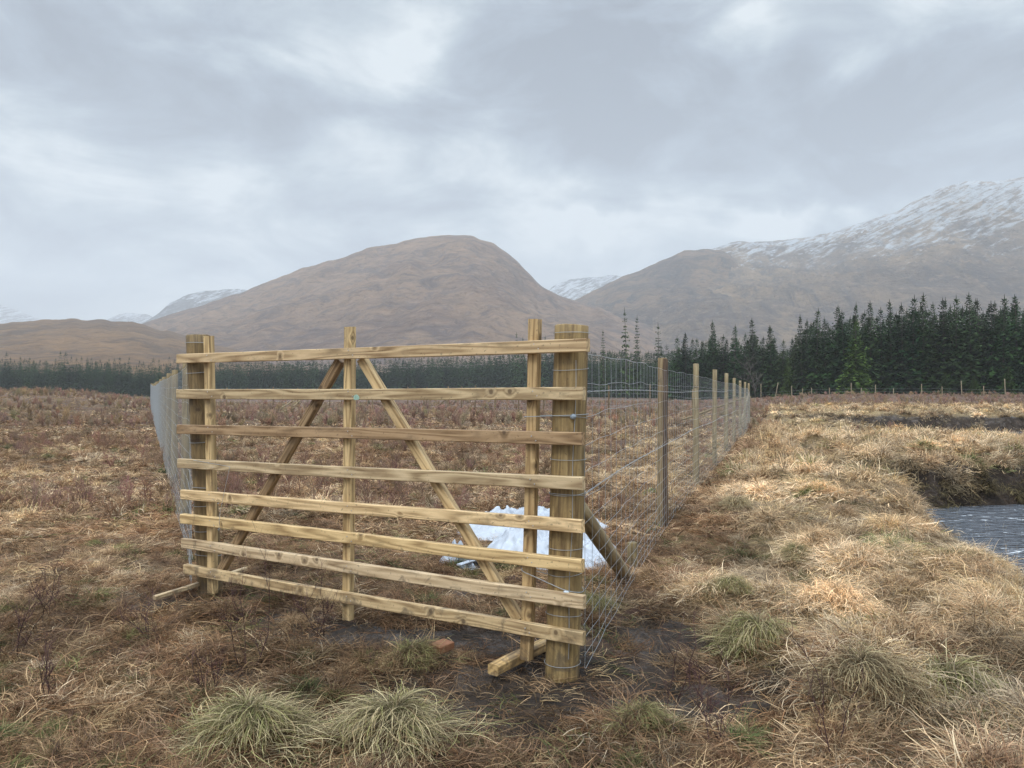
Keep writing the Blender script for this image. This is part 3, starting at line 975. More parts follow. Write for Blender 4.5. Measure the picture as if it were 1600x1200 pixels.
def blades(n, seed, base_r, L, e0, droop, wdt, seg=4, az_mode="any", base_flat=.0, lateral=.6, top=0.0, huep=.25, wind=.75):
    """n grass blades as curved tapering strips -> V, F, bl, hue"""
    g = np.random.default_rng(seed)
    rr = base_r * np.sqrt(g.random(n)); th = g.random(n) * 2 * np.pi
    rr = rr * (1 + .45 * np.sin(th * 2 + seed) + .25 * np.sin(th * 5 + seed * 2)) if az_mode == "out" else rr
    bx_, by_ = rr * np.cos(th), rr * np.sin(th)
    if az_mode == "out":
        wnd = g.random() * 6.28
        az = np.arctan2(np.sin(th) + wind * math.sin(wnd), np.cos(th) + wind * math.cos(wnd)) + g.normal(0, .55, n)
    elif az_mode == "comb":
        az = g.random() * 6.28 + g.normal(0, .7, n)
    else:
        az = g.random(n) * 2 * np.pi
    Ln = g.uniform(L[0], L[1], n); el = np.radians(g.uniform(e0[0], e0[1], n)); dr = g.uniform(droop[0], droop[1], n)
    lat = g.normal(0, lateral, n); wd = wdt * g.uniform(.6, 1.3, n)
    P = np.stack([bx_, by_, top * (1 - (rr / max(base_r, 1e-6)) ** 2) - .02], 1)
    V = np.zeros((n, seg + 1, 2, 3)); BL = np.zeros((n, seg + 1, 2))
    b0 = np.clip(g.normal(.5, .24, n), 0, 1); hu = (g.random(n) < huep) * g.uniform(.4, 1, n)
    tw = g.uniform(-.8, .8, n)
    for s in range(seg + 1):
        f = s / seg
        sd_ = np.stack([-np.sin(az), np.cos(az), tw], 1)
        sd_ /= np.linalg.norm(sd_, axis=1)[:, None]
        ww = (wd * (1 - f ** 2 * .93) * (.7 + .3 * min(1, f * 4)))[:, None] / 2
        V[:, s, 0] = P + sd_ * ww; V[:, s, 1] = P - sd_ * ww
        BL[:, s, :] = np.clip(b0 * (.35 + .85 * f), 0, 1)[:, None]
        st = (Ln / seg)[:, None]
        P = P + st * np.stack([np.cos(el) * np.cos(az), np.cos(el) * np.sin(az), np.sin(el)], 1)
        el = el - dr / seg; az = az + lat / seg
        P[:, 2] = np.maximum(P[:, 2], -.03 + .02 * g.random(n))
    i = np.arange(n)[:, None] * (seg + 1) * 2; s = np.arange(seg)[None] * 2
    Fq = np.stack([i + s, i + s + 1, i + s + 3, i + s + 2], -1).reshape(-1, 4)
    return V.reshape(-1, 3), Fq, BL.ravel(), np.repeat(hu, (seg + 1) * 2)


def merge(parts):
    V = []; Fq = []; B = []; H = []; k = 0
    for v, f, bb, h in parts:
        V.append(v); Fq.append(f + k); B.append(bb); H.append(h); k += len(v)
    return np.concatenate(V), np.concatenate(Fq), np.concatenate(B), np.concatenate(H)


def litter(seed, n, r, w_, seg=4):
    return veg_mesh("litter", *merge([
        blades(n, seed, r, (.07, .20), (0, 20), (.1, .9), w_, seg, "comb", lateral=.9),
        blades(n // 2, seed + 500, r, (.08, .20), (0, 42), (.3, 1.8), w_, seg, "any", lateral=1.2)])[:2], [M_GRASS],
        *merge([blades(n, seed, r, (.07, .20), (0, 20), (.1, .9), w_, seg, "comb", lateral=.9),
                blades(n // 2, seed + 500, r, (.08, .20), (0, 42), (.3, 1.8), w_, seg, "any", lateral=1.2)])[2:])


def tussock(seed, n, w_, seg=5, L=(.14, .34), r=.13, mat=None, spiky=.1, top=.05, e0=(20, 80), dr=(1.4, 3.2)):
    d = merge([
        blades(n, seed, r, L, e0, dr, w_, seg, "out", lateral=.8, top=top),
        blades(int(n * .5), seed + 500, r * 1.7, (.12, .30), (5, 60), (.8, 2.2), w_, seg, "out", lateral=.9, top=top * .5),
        blades(max(2, int(n * spiky)), seed + 900, r, (L[1] * .8, L[1] * 1.35), (60, 88), (.3, 1.2), w_ * .8, seg, "out", lateral=.3)])
    return veg_mesh("tussock", d[0], d[1], [mat or M_GRASS], d[2], d[3])


def twig_mesh(seed, H=.42, stems=4, r=.0028, mat=None, spread=.35, dens=1.0, n=3):
    g = np.random.default_rng(seed)
    T = Tubes(); BLs = []

    def grow(p, d, L, rr, lev):
        m = 5
        pts = [p]
        for i in range(m - 1):
            d = d + g.normal(0, .16, 3) + np.array([0, 0, .05])
            d /= np.linalg.norm(d)
            pts.append(pts[-1] + d * L / (m - 1))
        pts = np.array(pts)
        k0 = T.nv
        T.add(pts, rr * np.linspace(1, .45, m), n)
        BLs.append(np.full(T.nv - k0, np.clip(g.normal(.4 + .12 * lev, .12), 0, 1)))
        if lev < 3:
            for i in range(1, m):
                for q in range(int(g.integers(0, 3) * dens + .4)):
                    a = g.uniform(0, 6.28)
                    nd = d * .9 + np.array([math.cos(a), math.sin(a), .35]) * g.uniform(.5, .9)
                    nd /= np.linalg.norm(nd)
                    grow(pts[i], nd, L * g.uniform(.35, .6), rr * .6, lev + 1)
    for s in range(stems):
        a = g.uniform(0, 6.28); l = g.uniform(.1, spread)
        d = np.array([math.cos(a) * l, math.sin(a) * l, 1.0])
        grow(np.array([g.normal(0, .025), g.normal(0, .025), -.03]), d / np.linalg.norm(d), H * g.uniform(.55, .9), r, 0)
    return mesh_np("twigs", np.concatenate(T.V), np.concatenate(T.Fc), [mat or M_TWIG], True,
                   {"bl": ("FLOAT", np.concatenate(BLs)), "hue": ("FLOAT", np.zeros(T.nv))})


RUST = np.array([1.1, 1.06, 1.06]) * np.array([(.29, .165, .082), (.37, .235, .125), (.22, .125, .066), (.33, .215, .13), (.46, .32, .175), (.27, .175, .085)])
STRAW = np.array([1.08, 1.12, 1.30]) * np.array([(.62, .435, .225), (.72, .545, .31), (.50, .335, .165), (.56, .42, .245), (.44, .285, .14), (.66, .465, .215)])
GREEN = np.array([(.20, .215, .075), (.27, .27, .10), (.16, .19, .07)])


def fan(n, y0, y1, power, margin=1.16, xlim=None):
    """random ground points in the view fan between depths y0 and y1"""
    q = RNG.random(n)
    if power == 0:
        y = y0 * (y1 / y0) ** q
    else:
        y = (y0 ** power + (y1 ** power - y0 ** power) * q) ** (1 / power)
    u = RNG.uniform(-.667, .667, n) * margin
    x = u * y + RNG.uniform(-.4, .4, n)
    return x, y


def pick_tint(x, y, strawf, greenf, jit=.22):
    n = len(x)
    r_ = RUST[RNG.integers(0, len(RUST), n)]; s_ = STRAW[RNG.integers(0, len(STRAW), n)]; g_ = GREEN[RNG.integers(0, len(GREEN), n)]
    c = np.where((RNG.random(n) < strawf)[:, None], s_, r_)
    c = np.where((RNG.random(n) < greenf)[:, None], g_, c)
    big = (.50 + 1.0 * fbm(x * .9, y * .9, 70, 4)) * (1 - .22 * (1 - sst(5, 9, y)) * (1 - zone_right(x, y)))
    big = np.clip(big, .6, 1.22)
    dm = domes(x, y, .62, 100)
    wr = zone_right(x, y)
    cellv = h2(np.floor(x / .45), np.floor(y / .45), 88)
    big = big * (1 - wr + wr * (.56 + .72 * sst(.05, .7, dm))) * (.82 + .32 * cellv)
    c = c * (big * RNG.uniform(1 - jit, 1 + jit, n))[:, None]
    bk = sst(.70, .15, river_s(x, y) + .5 * (fbm(x * 1.5, y * 1.5, 71, 3) - .5)) * (y > 12)
    c = c * (1 - bk[:, None]) + bk[:, None] * np.array([[.12, .095, .045]]) * RNG.uniform(.6, 1.5, (n, 1))
    return np.concatenate([c, np.ones((n, 1))], 1)


def strawness(x, y):
    wr = zone_right(x, y)
    inside = sst(-7, 5, x - .02 * y) * sst(6.5, 16, y) * (1 - sst(50, 68, y)) * .85
    n = sst(.38, .62, fbm(x * .45, y * .45, 44, 3))
    edge = sst(.0, 1.2, x - fence_x(y))
    path = np.exp(-((x - fence_x(y) - .55) / .45) ** 2) * (y > 7)     # trodden strip outside the wire
    left = (.06 + .10 * sst(5, 10, y)) + .22 * n
    s = np.where(x > fence_x(y), wr * (.97 - .08 * (1 - n)) * (1 - .75 * path) + .12, np.maximum(left, inside * (.35 + .65 * n)))
    s = np.where(y < 5, wr * .85 + .18 * n, s)
    return np.clip(s, 0, 1)


def place(name, label, cat, protos, x, y, scl, tint, tilt=.25, keep=None, dz=0.0):
    s = river_s(x, y)
    ok = (s > .12)
    if keep is not None: ok &= keep
    x, y, scl, tint = x[ok], y[ok], scl[ok], tint[ok]
    z_ = ht(x, y)
    e = .12
    gx = (ht(x + e, y) - ht(x - e, y)) / (2 * e); gy = (ht(x, y + e) - ht(x, y - e)) / (2 * e)
    n = len(x)
    # follow the slope: tilt about x and y
    rx = np.arctan(np.clip(gy, -1.2, 1.2)) * .8 + RNG.normal(0, tilt * .4, n); ry = -np.arctan(np.clip(gx, -1.2, 1.2)) * .8 + RNG.normal(0, tilt * .4, n)
    rz = RNG.random(n) * 6.283
    # euler XYZ applies x first, so spin inside the tilt is done by composing
    cz, sz_ = np.cos(rz), np.sin(rz)
    cx_, sx_ = np.cos(rx), np.sin(rx); cy_, sy_ = np.cos(ry), np.sin(ry)
    Rz = np.stack([np.stack([cz, -sz_, 0 * cz], -1), np.stack([sz_, cz, 0 * cz], -1), np.stack([0 * cz, 0 * cz, 1 + 0 * cz], -1)], -2)
    Rx = np.stack([np.stack([1 + 0 * cx_, 0 * cx_, 0 * cx_], -1), np.stack([0 * cx_, cx_, -sx_], -1), np.stack([0 * cx_, sx_, cx_], -1)], -2)
    Ry = np.stack([np.stack([cy_, 0 * cy_, sy_], -1), np.stack([0 * cy_, 1 + 0 * cy_, 0 * cy_], -1), np.stack([-sy_, 0 * cy_, cy_], -1)], -2)
    M = Rx @ Ry @ Rz
    eul = np.stack([np.arctan2(M[:, 2, 1], M[:, 2, 2]), -np.arcsin(np.clip(M[:, 2, 0], -1, 1)), np.arctan2(M[:, 1, 0], M[:, 0, 0])], -1)
    S3 = np.stack([scl, scl, scl * RNG.uniform(.8, 1.15, n)], -1)
    var = RNG.integers(0, len(protos), n)
    return scatter(name, label, cat, protos, np.stack([x, y, z_ + dz], -1), eul, S3, var, tint)


# --- litter: the flattened grass that covers everything
LN = [litter(i, 62, .17, .0040) for i in range(8)]
LM = [litter(i + 20, 40, .30, .011, 3) for i in range(5)]
LF = [litter(i + 40, 34, .55, .034, 2) for i in range(4)]
x, y = fan(9000, 2.6, 9.5, 1.0, 1.2)
m_ = mud(x, y)
place("matted_grass", "flattened dead grass covering the ground near the gate", "grass", LN, x, y, RNG.uniform(.7, 1.35, len(x)),
      pick_tint(x, y, strawness(x, y), .015 + .10 * (fbm(x, y, 90, 3) > .60)), .35, keep=RNG.random(len(x)) > m_ * .90)
x, y = fan(15000, 8.5, 28, 1.0, 1.15)
place("matted_grass", "flattened dead grass over the middle of the field", "grass", LM, x, y, RNG.uniform(.7, 1.4, len(x)),
      pick_tint(x, y, strawness(x, y), .03), .3)
x, y = fan(16000, 25, 125, .55, 1.12)
t_ = pick_tint(x, y, strawness(x, y), .01, .18)
bd = sst(56, 68, y - .1 * x) * (x > -.2 * y) * (RNG.random(len(x)) < .85)
t_[:, :3] = np.where(bd[:, None] > .5, np.array([[.24, .145, .098]]) * RNG.uniform(.75, 1.35, (len(x), 1)), t_[:, :3])
lf = (x < -.3 * y) * (y > 40) * (RNG.random(len(x)) < .5)
t_[:, :3] = np.where(lf[:, None] > .5, np.array([[.36, .25, .13]]) * RNG.uniform(.8, 1.25, (len(x), 1)), t_[:, :3])
place("matted_grass", "flattened dead grass over the far part of the moor", "grass", LF, x, y, RNG.uniform(.6, 1.3, len(x)), t_, .3)

# --- tussocks on the domes right of the fence, scattered small ones elsewhere
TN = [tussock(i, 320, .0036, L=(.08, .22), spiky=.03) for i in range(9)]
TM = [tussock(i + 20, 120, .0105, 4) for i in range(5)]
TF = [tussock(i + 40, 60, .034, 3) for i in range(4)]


def dome_centres(y0, y1, cell=.62, seed=100):
    xm = y1 * .80
    ix, iy = np.meshgrid(np.arange(-5, int(xm / cell) + 2), np.arange(int(y0 / cell), int(y1 / cell) + 1))
    ix, iy = ix.ravel().astype(float), iy.ravel().astype(float)
    cx_ = (ix + .15 + .7 * h2(ix, iy, seed)) * cell; cy_ = (iy + .15 + .7 * h2(ix, iy, seed + 1)) * cell
    rr = (.38 + .30 * h2(ix, iy, seed + 2)) * cell; a = h2(ix, iy, seed + 3)
    ok = (zone_right(cx_, cy_) > .3) & (cx_ < cy_ * .8 + .5) & (cx_ > -1)
    return cx_[ok], cy_[ok], rr[ok], a[ok]


cx_, cy_, rr_, aa_ = dome_centres(2.4, 13)
def spreadc(cx_, cy_, rr_, n, f=.8):
    m = len(cx_)
    a = RNG.random((m, n)) * 6.283; q = np.sqrt(RNG.random((m, n))) * f
    q[:, 0] = 0
    return (cx_[:, None] + rr_[:, None] * q * np.cos(a)).ravel(), (cy_[:, None] + rr_[:, None] * q * np.sin(a)).ravel()
x, y = spreadc(cx_, cy_, rr_, 6)
tn = pick_tint(x, y, np.clip(strawness(x, y) + .12, 0, 1), .03)
place("tussock_grass", "dry straw coloured tussocks on the bank right of the fence", "grass", TN, x, y, RNG.uniform(.6, 1.1, len(x)), tn, .35)
cx_, cy_, rr_, aa_ = dome_centres(12.5, 30)
x, y = spreadc(cx_, cy_, rr_, 3)
place("tussock_grass", "dry straw coloured tussocks along the river bank in the middle distance", "grass", TM, x, y, RNG.uniform(.7, 1.25, len(x)),
      pick_tint(x, y, np.clip(strawness(x, y) + .1, 0, 1), .03), .35)
cx_, cy_, rr_, aa_ = dome_centres(29, 80, .95, 100)
x, y = spreadc(cx_, cy_, rr_, 2)
place("tussock_grass", "pale tussocks far off along the upper river bank", "grass", TF, x, y, RNG.uniform(.7, 1.3, len(x)),
      pick_tint(x, y, np.clip(strawness(x, y) + .1, 0, 1), .01), .3)
# small tufts in the field left of the fence
x, y = fan(1500, 3.0, 10, 1.0, 1.2)
place("small_tufts", "small dead grass tufts across the field by the gate", "grass", TN, x, y, RNG.uniform(.30, .62, len(x)),
      pick_tint(x, y, strawness(x, y), .10), .5, keep=(mud(x, y) < .35) & (zone_right(x, y) < .6))
x, y = fan(4200, 9.5, 32, 1.0, 1.15)
place("small_tufts", "small dead grass tufts in the fenced field", "grass", TM, x, y, RNG.uniform(.35, .75, len(x)),
      pick_tint(x, y, strawness(x, y) + .1, .03), .4, keep=(zone_right(x, y) < .6))

# --- heather and bog myrtle twigs
WN = [twig_mesh(i, .36, 2, .0022) for i in range(7)]
WM = [twig_mesh(i + 20, .40, 5, .006, dens=1.1) for i in range(4)]
WF = [twig_mesh(i + 40, .42, 6, .016, dens=.9) for i in range(3)]


def wt(n, a=(.095, .052, .042), jit=.3):
    c = np.array([a]) * RNG.uniform(1 - jit, 1 + jit, (n, 1)) * RNG.uniform(.85, 1.15, (n, 3))
    return np.concatenate([c, np.ones((n, 1))], 1)


x, y = fan(150, 3.0, 11, 1.0, 1.2)
place("heather_twigs", "thin dark leafless twigs standing in the near field", "heather", WN, x, y, RNG.uniform(.35, .8, len(x)), wt(len(x)), .5,
      keep=(RNG.random(len(x)) > .75 * zone_right(x, y)) & (fbm(x * .7, y * .7, 200, 3) > .44) & (mud(x, y) < .2))
x, y = fan(2300, 10, 36, 1.0, 1.15)
place("heather_twigs", "dark reddish heather twigs spread over the field", "heather", WM, x, y, RNG.uniform(.45, .95, len(x)), wt(len(x), (.19, .115, .078)), .4,
      keep=(RNG.random(len(x)) > .93 * zone_right(x, y)) & (fbm(x * .3, y * .3, 210, 3) > .42))
x, y = fan(4600, 34, 120, .8, 1.12)
kp = (RNG.random(len(x)) > .96 * zone_right(x, y)) & (fbm(x * .12, y * .12, 220, 3) > .40)
place("heather_twigs", "purple brown heather band in front of the far plantations", "heather", WF, x, y, RNG.uniform(.6, 1.3, len(x)), wt(len(x), (.26, .175, .115)), .3, keep=kp)

# --- dense wood behind the individual spruces
n = 1500
px_ = np.concatenate([RNG.uniform(-260, 1080, 1000), RNG.uniform(1060, 2000, 500)])
far = np.arange(n) < 1000
Yd = np.where(far, np.where(px_ > 900, 308 - (px_ - 900) * .5, np.where(px_ < 250, 306, 346)) + RNG.uniform(0, 45, n),
              np.interp(px_, [1050, 1180, 1300, 1600, 1900], [165, 150, 126, 112, 104]) + 14 + RNG.uniform(0, 45, n))
x = (px_ - 800) / F * Yd; y = Yd
z_ = ht(x, y)
topy = np.where(far, np.interp(px_, [-60, 0, 250, 500, 700, 850, 1075], [560, 560, 566, 562, 556, 548, 545]), np.interp(px_, rt[:, 0], rt[:, 1]) + 18) + RNG.uniform(0, 12, n)
Hh = (Yd * (612 - topy) / F + EYE - z_) / 16.4
S3 = np.stack([Hh * .95, Hh * .95, Hh], -1)
eul = np.stack([np.zeros(n), np.zeros(n), RNG.random(n) * 6.28], -1)
scatter("spruce_wood", "dense mass of spruces filling the plantations behind the trees at their edges", "wood", FARCR, np.stack([x, y, z_], -1), eul, S3,
        RNG.integers(0, 4, n), np.ones((n, 4)))


# ------------------------------------------------------------------ the gate
GD = Vector((.86, -.509, 0)).normalized()          # along the gate, left to right
GN = Vector((-.509, -.86, 0)).normalized()         # towards the camera
A0 = Vector((.246, 4.368, 0))                      # a point of the rails' front face


def onplane(px, py, depth=0.0):
    """world point on the vertical gate plane, `depth` metres behind the rails' front face"""
    o = Vector((0, 0, EYE)); d = ray(px, py)
    a = A0 - GN * depth
    t = (a - o).dot(GN) / d.dot(GN)
    return o + d * t


gate_base = onplane(600, 985)
gate = empty("field_gate", (gate_base.x, gate_base.y, hz(gate_base.x, gate_base.y)),
             "wooden field gate of eight horizontal rails, upright and diagonal braces", "gate")
RT, RW = .044, .074
UP = Vector((0, 0, 1))
rails = [  # left px, top, bottom ; right px, top, bottom ; colour
    (275, 553.5, 568, 917, 529, 548, (.98, .95, .90)),
    (275, 609, 623, 911, 605, 624.5, (.90, .90, .86)),
    (276, 663, 677, 909, 677, 697, (.64, .56, .50)),
    (278, 717, 731, 909, 745, 768, (.92, .93, .92)),
    (281, 765, 779.5, 908, 813.5, 835, (1.22, 1.17, 1.05)),
    (281, 803.5, 818.5, 908, 873.5, 895, (1.14, 1.08, .88)),
    (283, 842, 857, 911, 930, 953, (1.0, 1.0, 1.02)),
    (286, 882, 896, 911, 989, 1012, (.92, .89, .80))]
for i, (lx, lt, lb, rx, rt_, rb, colr) in enumerate(rails):
    p0 = onplane(lx, (lt + lb) / 2, 0); p1 = onplane(rx, (rt_ + rb) / 2, 0)
    p0 -= GN * RT / 2; p1 -= GN * RT / 2
    ro = beam("rail", p0, p1, UP, RT, RW, M_RAIL, gate, seed=i + 3, warp=.0035, col=colr)
    for (ux, uy0, uy1) in ((327 + 6 * i / 7, 1, 1), (548 - 3 * i / 7, 1, 1), (838 - 14 * i / 7, 1, 1)):
        tq = (ux - lx) / (rx - lx)
        for sg in (-.28, .28):
            q = onplane(ux + sg * 12, (lt + lb) / 2 * (1 - tq) + (rt_ + rb) / 2 * tq + sg * (lb - lt) * .9, 0) + GN * .0032
            bm = bmesh.new()
            bmesh.ops.create_cone(bm, cap_ends=True, segments=10, radius1=.0042, radius2=.0034, depth=.004)
            no = from_bm("nail", bm, M_NAIL, ro, False)
            no.matrix_basis = (Matrix.Translation(gate.location) @ ro.matrix_basis).inverted() @ (Matrix.Translation(q) @ GN.to_track_quat("Z", "Y").to_matrix().to_4x4())
UD = .055
for i, (tx, ty, bx_, by_, colr) in enumerate(((325.5, 525, 333.5, 926, (.95, .92, .78)), (547, 510, 544, 967, (1.02, 1.0, .86)), (836, 500, 823, 1029, (.82, .76, .62)))):
    p0 = onplane(bx_, by_, RT + .001 + UD / 2); p1 = onplane(tx, ty, RT + .001 + UD / 2)
    o = beam("upright", p0, p1, -GN, .066, UD, M_RAIL, gate, seed=20 + i, warp=.003, col=colr)
# diagonal braces, from the centre upright's head to the foot of each end upright
for i, (tx, ty, bx_, by_, colr) in enumerate(((533, 562, 345, 893, (.52, .47, .42)), (566, 561, 811, 968, (.95, .92, .80)))):
    dd = RT + .0025 + UD / 2
    p0 = onplane(bx_, by_, dd); p1 = onplane(tx, ty, dd)
    beam("brace", p0, p1, -GN, .064, UD - .004, M_RAIL, gate, seed=30 + i, warp=.002, col=colr)
# green timber mark on the second rail
c = onplane(557, 621, 0) + GN * .0025
bm = bmesh.new()
rnd = random.Random(4)
vs = [bm.verts.new(c + GD * (.030 * math.cos(a) * rnd.uniform(.75, 1.1)) + UP * (.020 * math.sin(a) * rnd.uniform(.75, 1.1))) for a in np.linspace(0, 6.283, 13)[:-1]]
f = bm.faces.new(vs)
ex = bmesh.ops.extrude_face_region(bm, geom=[f])
bmesh.ops.translate(bm, verts=[v for v in ex["geom"] if isinstance(v, bmesh.types.BMVert)], vec=-GN * .004)
from_bm("paint_mark", bm, M_GREEN, gate)

# ------------------------------------------------------------------ deer fence
def mesh_net(T, base_pts, side, heights, vstep, kink=.004, r=.0014, noise_seed=1):
    """net wires along a ground polyline; base_pts (n,2)"""
    g = np.random.default_rng(noise_seed)
    P = np.array(base_pts, float)
    seg = np.hypot(*np.diff(P, axis=0).T); cum = np.concatenate([[0], np.cumsum(seg)])
    S = np.arange(0, cum[-1], vstep)
    X_ = np.interp(S, cum, P[:, 0]); Y_ = np.interp(S, cum, P[:, 1])
    nx = side[0]; ny = side[1]
    Zb = ht(X_, Y_)
    Zb = np.convolve(np.pad(Zb, 6, mode="edge"), np.ones(13) / 13, "valid")
    ends = np.concatenate([np.arange(len(S)), []])
    rs = r * (1 + np.clip((Y_ - 8) / 45, 0, 1.2))
    for j, h in enumerate(heights):
        wob = g.normal(0, .004, len(S)) + .012 * np.sin(S * 1.3 + j)
        sag = .008 * np.sin(S * 5.1 + j * 1.7)
        T.add(np.stack([X_ + nx * (.0 + .5 * wob), Y_ + ny * (.0 + .5 * wob), Zb + h + sag * .7 + g.normal(0, .003, len(S))], 1), rs * (1.25 if j in (0, len(heights) - 1) else 1), 4)
    for i in range(len(S)):
        m = len(heights)
        zz = np.array(heights)[::-1]
        ox = g.normal(0, kink, m)
        tx = (P[-1] - P[0]) / np.hypot(*(P[-1] - P[0]))
        T.add(np.stack([X_[i] + tx[0] * ox + nx * .004, Y_[i] + tx[1] * ox + ny * .004, Zb[i] + zz], 1), rs[i], 3)


HEI = [1.86, 1.68, 1.50, 1.33, 1.17, 1.02, .88, .75, .62, .50, .39, .29, .20, .12, .05]
RP_b = Vector((.288, 4.49, 0)); RP_t = Vector((.350, 4.49, 0))
RP_b.z = hz(.288, 4.49) - .12
RP_t.z = at(893, 510, 4.49).z
fence_r = empty("deer_fence", (.318, 4.49, hz(.318, 4.49)), "tall wire deer fence running away to the right from the thick round post", "fence")
pole("strainer_post", RP_b, RP_t, .101, .098, M_POST, fence_r, seed=1, n=40, rough=.022, seg=26, col=(1.12, 1.02, .85))


def wrap(T, c, r, h, tilt=.0, rr=.0022, n=26):
    a = np.linspace(0, 2 * np.pi, n)
    T.add(np.stack([c[0] + r * np.cos(a), c[1] + r * np.sin(a), h + tilt * np.cos(a - 1)], 1), rr, 4)


def axis_at(b_, t_, h):
    f = (h - b_.z) / (t_.z - b_.z)
    return b_.x + (t_.x - b_.x) * f, b_.y + (t_.y - b_.y) * f


T = Tubes()
for k_, py in enumerate((519, 576, 653, 719, 772, 775, 859, 898, 965, 1042)):
    h = at(890, py, 4.40).z
    wrap(T, axis_at(RP_b, RP_t, h), .1055, h, .012 * math.sin(k_ * 2.1), .0016)
# a vertical stay of the net running down the post's face
T.add(np.array([[axis_at(RP_b, RP_t, h)[0] + .022 + .004 * math.sin(h * 9), 4.49 - .106, h] for h in np.linspace(.1, 1.80, 18)]), .0018, 4)
T.build("wire_wrap", M_WIRE, fence_r)
dirf = Vector((.35, 1, 0)).normalized()
side = (dirf.y, -dirf.x)
posts = []
ys = [9.1, 13.0, 16.8, 20.5, 24.3, 28.4, 32.5, 36.7]
tops = [(1034, 560), (1084.5, 569), (1113, 578), (1133, 583.5), (1148.5, 591), (1158, 595), (1165, 597), (1170.5, 599)]
for i, (yy, (tx, ty)) in enumerate(zip(ys, tops)):
    xx = float(fence_x(yy))
    top = at(tx, ty, yy)
    bse = Vector((xx - .01, yy, hz(xx, yy) - .15))
    top = Vector((xx + random.uniform(-.015, .015), yy, max(min(top.z, 2.12), 1.9)))
    rr = .048 if i else .050
    o = pole("post", bse, top, rr * 1.03, rr, M_FPOST, fence_r, seed=40 + i, n=16, rough=.05, seg=12,
             col=((.80, .70, .58) if i == 0 else (1, .98, .9)))
    posts.append(top)
# darker right face of the first post: a thin dark slab set against it
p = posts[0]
M_DARK = wood_mat("dark_slab_timber", (.16, .10, .06), (.075, .045, .028), (.022, .014, .010), 1.0, .3, .5, knots=False)
beam("dark_face", Vector((p.x + .030, p.y - .040, hz(p.x, p.y) - .1)), Vector((p.x + .030, p.y - .040, p.z - .004)), Vector((.62, -.785, 0)), .066, .022, M_DARK, fence_r, seed=4, seg=14)
T = Tubes()
net0 = (.318 + side[0] * .105, 4.49 + side[1] * .105)
pl = [net0] + [(fence_x(yy) + side[0] * (.058 if yy > 9 else .058), yy + side[1] * .058) for yy in ys]
mesh_net(T, pl, side, HEI, .225, noise_seed=3)
T.build("wire_mesh", M_WIRE, fence_r)
T = Tubes()                                           # the heavy twisted straining wire
S = np.linspace(0, 1, 160)
for ph in (0, math.pi):
    a = S * 260 + ph
    by_ = net0[1] + (24 - net0[1]) * S; bx_ = fence_x(by_) + .075 + .04 * (1 - S) ** 8
    T.add(np.stack([bx_ + .004 * np.cos(a), by_, 1.03 - .0 * S + .012 * np.sin(S * 20) + .004 * np.sin(a)], 1), .0021, 4)
    T.add(np.stack([bx_ + .004 * np.cos(a), by_, 1.62 + .02 * S + .012 * np.sin(S * 16) + .004 * np.sin(a)], 1), .0018, 4)
T.build("straining_wire", M_WIRE, fence_r)
# diagonal strut and its stub
s0 = Vector((.40, 4.66, .92)); s1 = Vector((1.03, 6.86, hz(1.03, 6.86) - .05))
pole("strut", s1, s0, .058, .055, M_FPOST, fence_r, seed=71, n=16, col=(1.05, .98, .86))
sx_, sy_ = 1.09, 6.98
pole("stub_post", Vector((sx_, sy_, hz(sx_, sy_) - .15)), Vector((sx_, sy_, .25)), .046, .045, M_FPOST, fence_r, seed=72, n=14, seg=5, col=(.75, .68, .48))
# corner struts far up the line
for (xa, ya, za, xb, yb) in ((fence_x(36.5), 36.5, 1.5, fence_x(33) - .25, 33.2), (fence_x(36.5), 36.6, 1.4, fence_x(36.6) - 3.6, 38.6)):
    xa, xb = float(xa), float(xb)
    pole("strut", Vector((xb, yb, hz(xb, yb) - .05)), Vector((xa, ya, za)), .05, .045, M_FPOST, fence_r, seed=73, n=10, seg=6, col=(.8, .75, .65))

# left-hand run
LP_b = Vector((-2.405, 6.17, 0)); LP_t = Vector((-2.522, 6.17, 0))
LP_b.z = hz(LP_b.x, LP_b.y) - .12; LP_t.z = at(307, 525, 6.17).z
fence_l = empty("deer_fence", (-2.46, 6.17, hz(-2.46, 6.17)), "tall wire deer fence running away left of the gate from its dark round hinge post", "fence")
pole("strainer_post", LP_b, LP_t, .094, .090, M_POST, fence_l, seed=5, n=30, rough=.025, seg=22, col=(.84, .75, .64))
T = Tubes()
for k_, py in enumerate((535, 581, 620, 668, 690, 720, 764, 790, 830, 870)):
    h = at(307, py, 6.08).z
    wrap(T, axis_at(LP_b, LP_t, h), .099, h, .012 * math.sin(k_ * 1.9))
T.build("wire_wrap", M_WIRE, fence_l)
ldir = Vector((-30.5, 64, 0)).normalized()
lside = (-ldir.y, ldir.x)
def lx_(s): return (-2.46 + ldir.x * s, 6.17 + ldir.y * s)
s_ = 3.4
i = 0
while s_ < 62:
    xx, yy = lx_(s_)
    hgt = 1.99 if s_ < 40 else 1.9
    pole("post", Vector((xx, yy, hz(xx, yy) - .15)), Vector((xx + random.uniform(-.02, .02), yy, hz(xx, yy) + hgt + random.uniform(-.03, .03))), .052, .050, M_FPOST, fence_l,
         seed=90 + i, n=12, rough=.05, seg=8, col=(.85, .8, .68))
    s_ += random.uniform(3.7, 4.1); i += 1
T = Tubes()
sl = np.linspace(0, 62, 60)
pl = [(lx_(s)[0] + lside[0] * .10 * (1 if s == 0 else .6), lx_(s)[1] + lside[1] * .06) for s in sl]
mesh_net(T, pl, lside, HEI, .225, noise_seed=5)
T.build("wire_mesh", M_WIRE, fence_l)

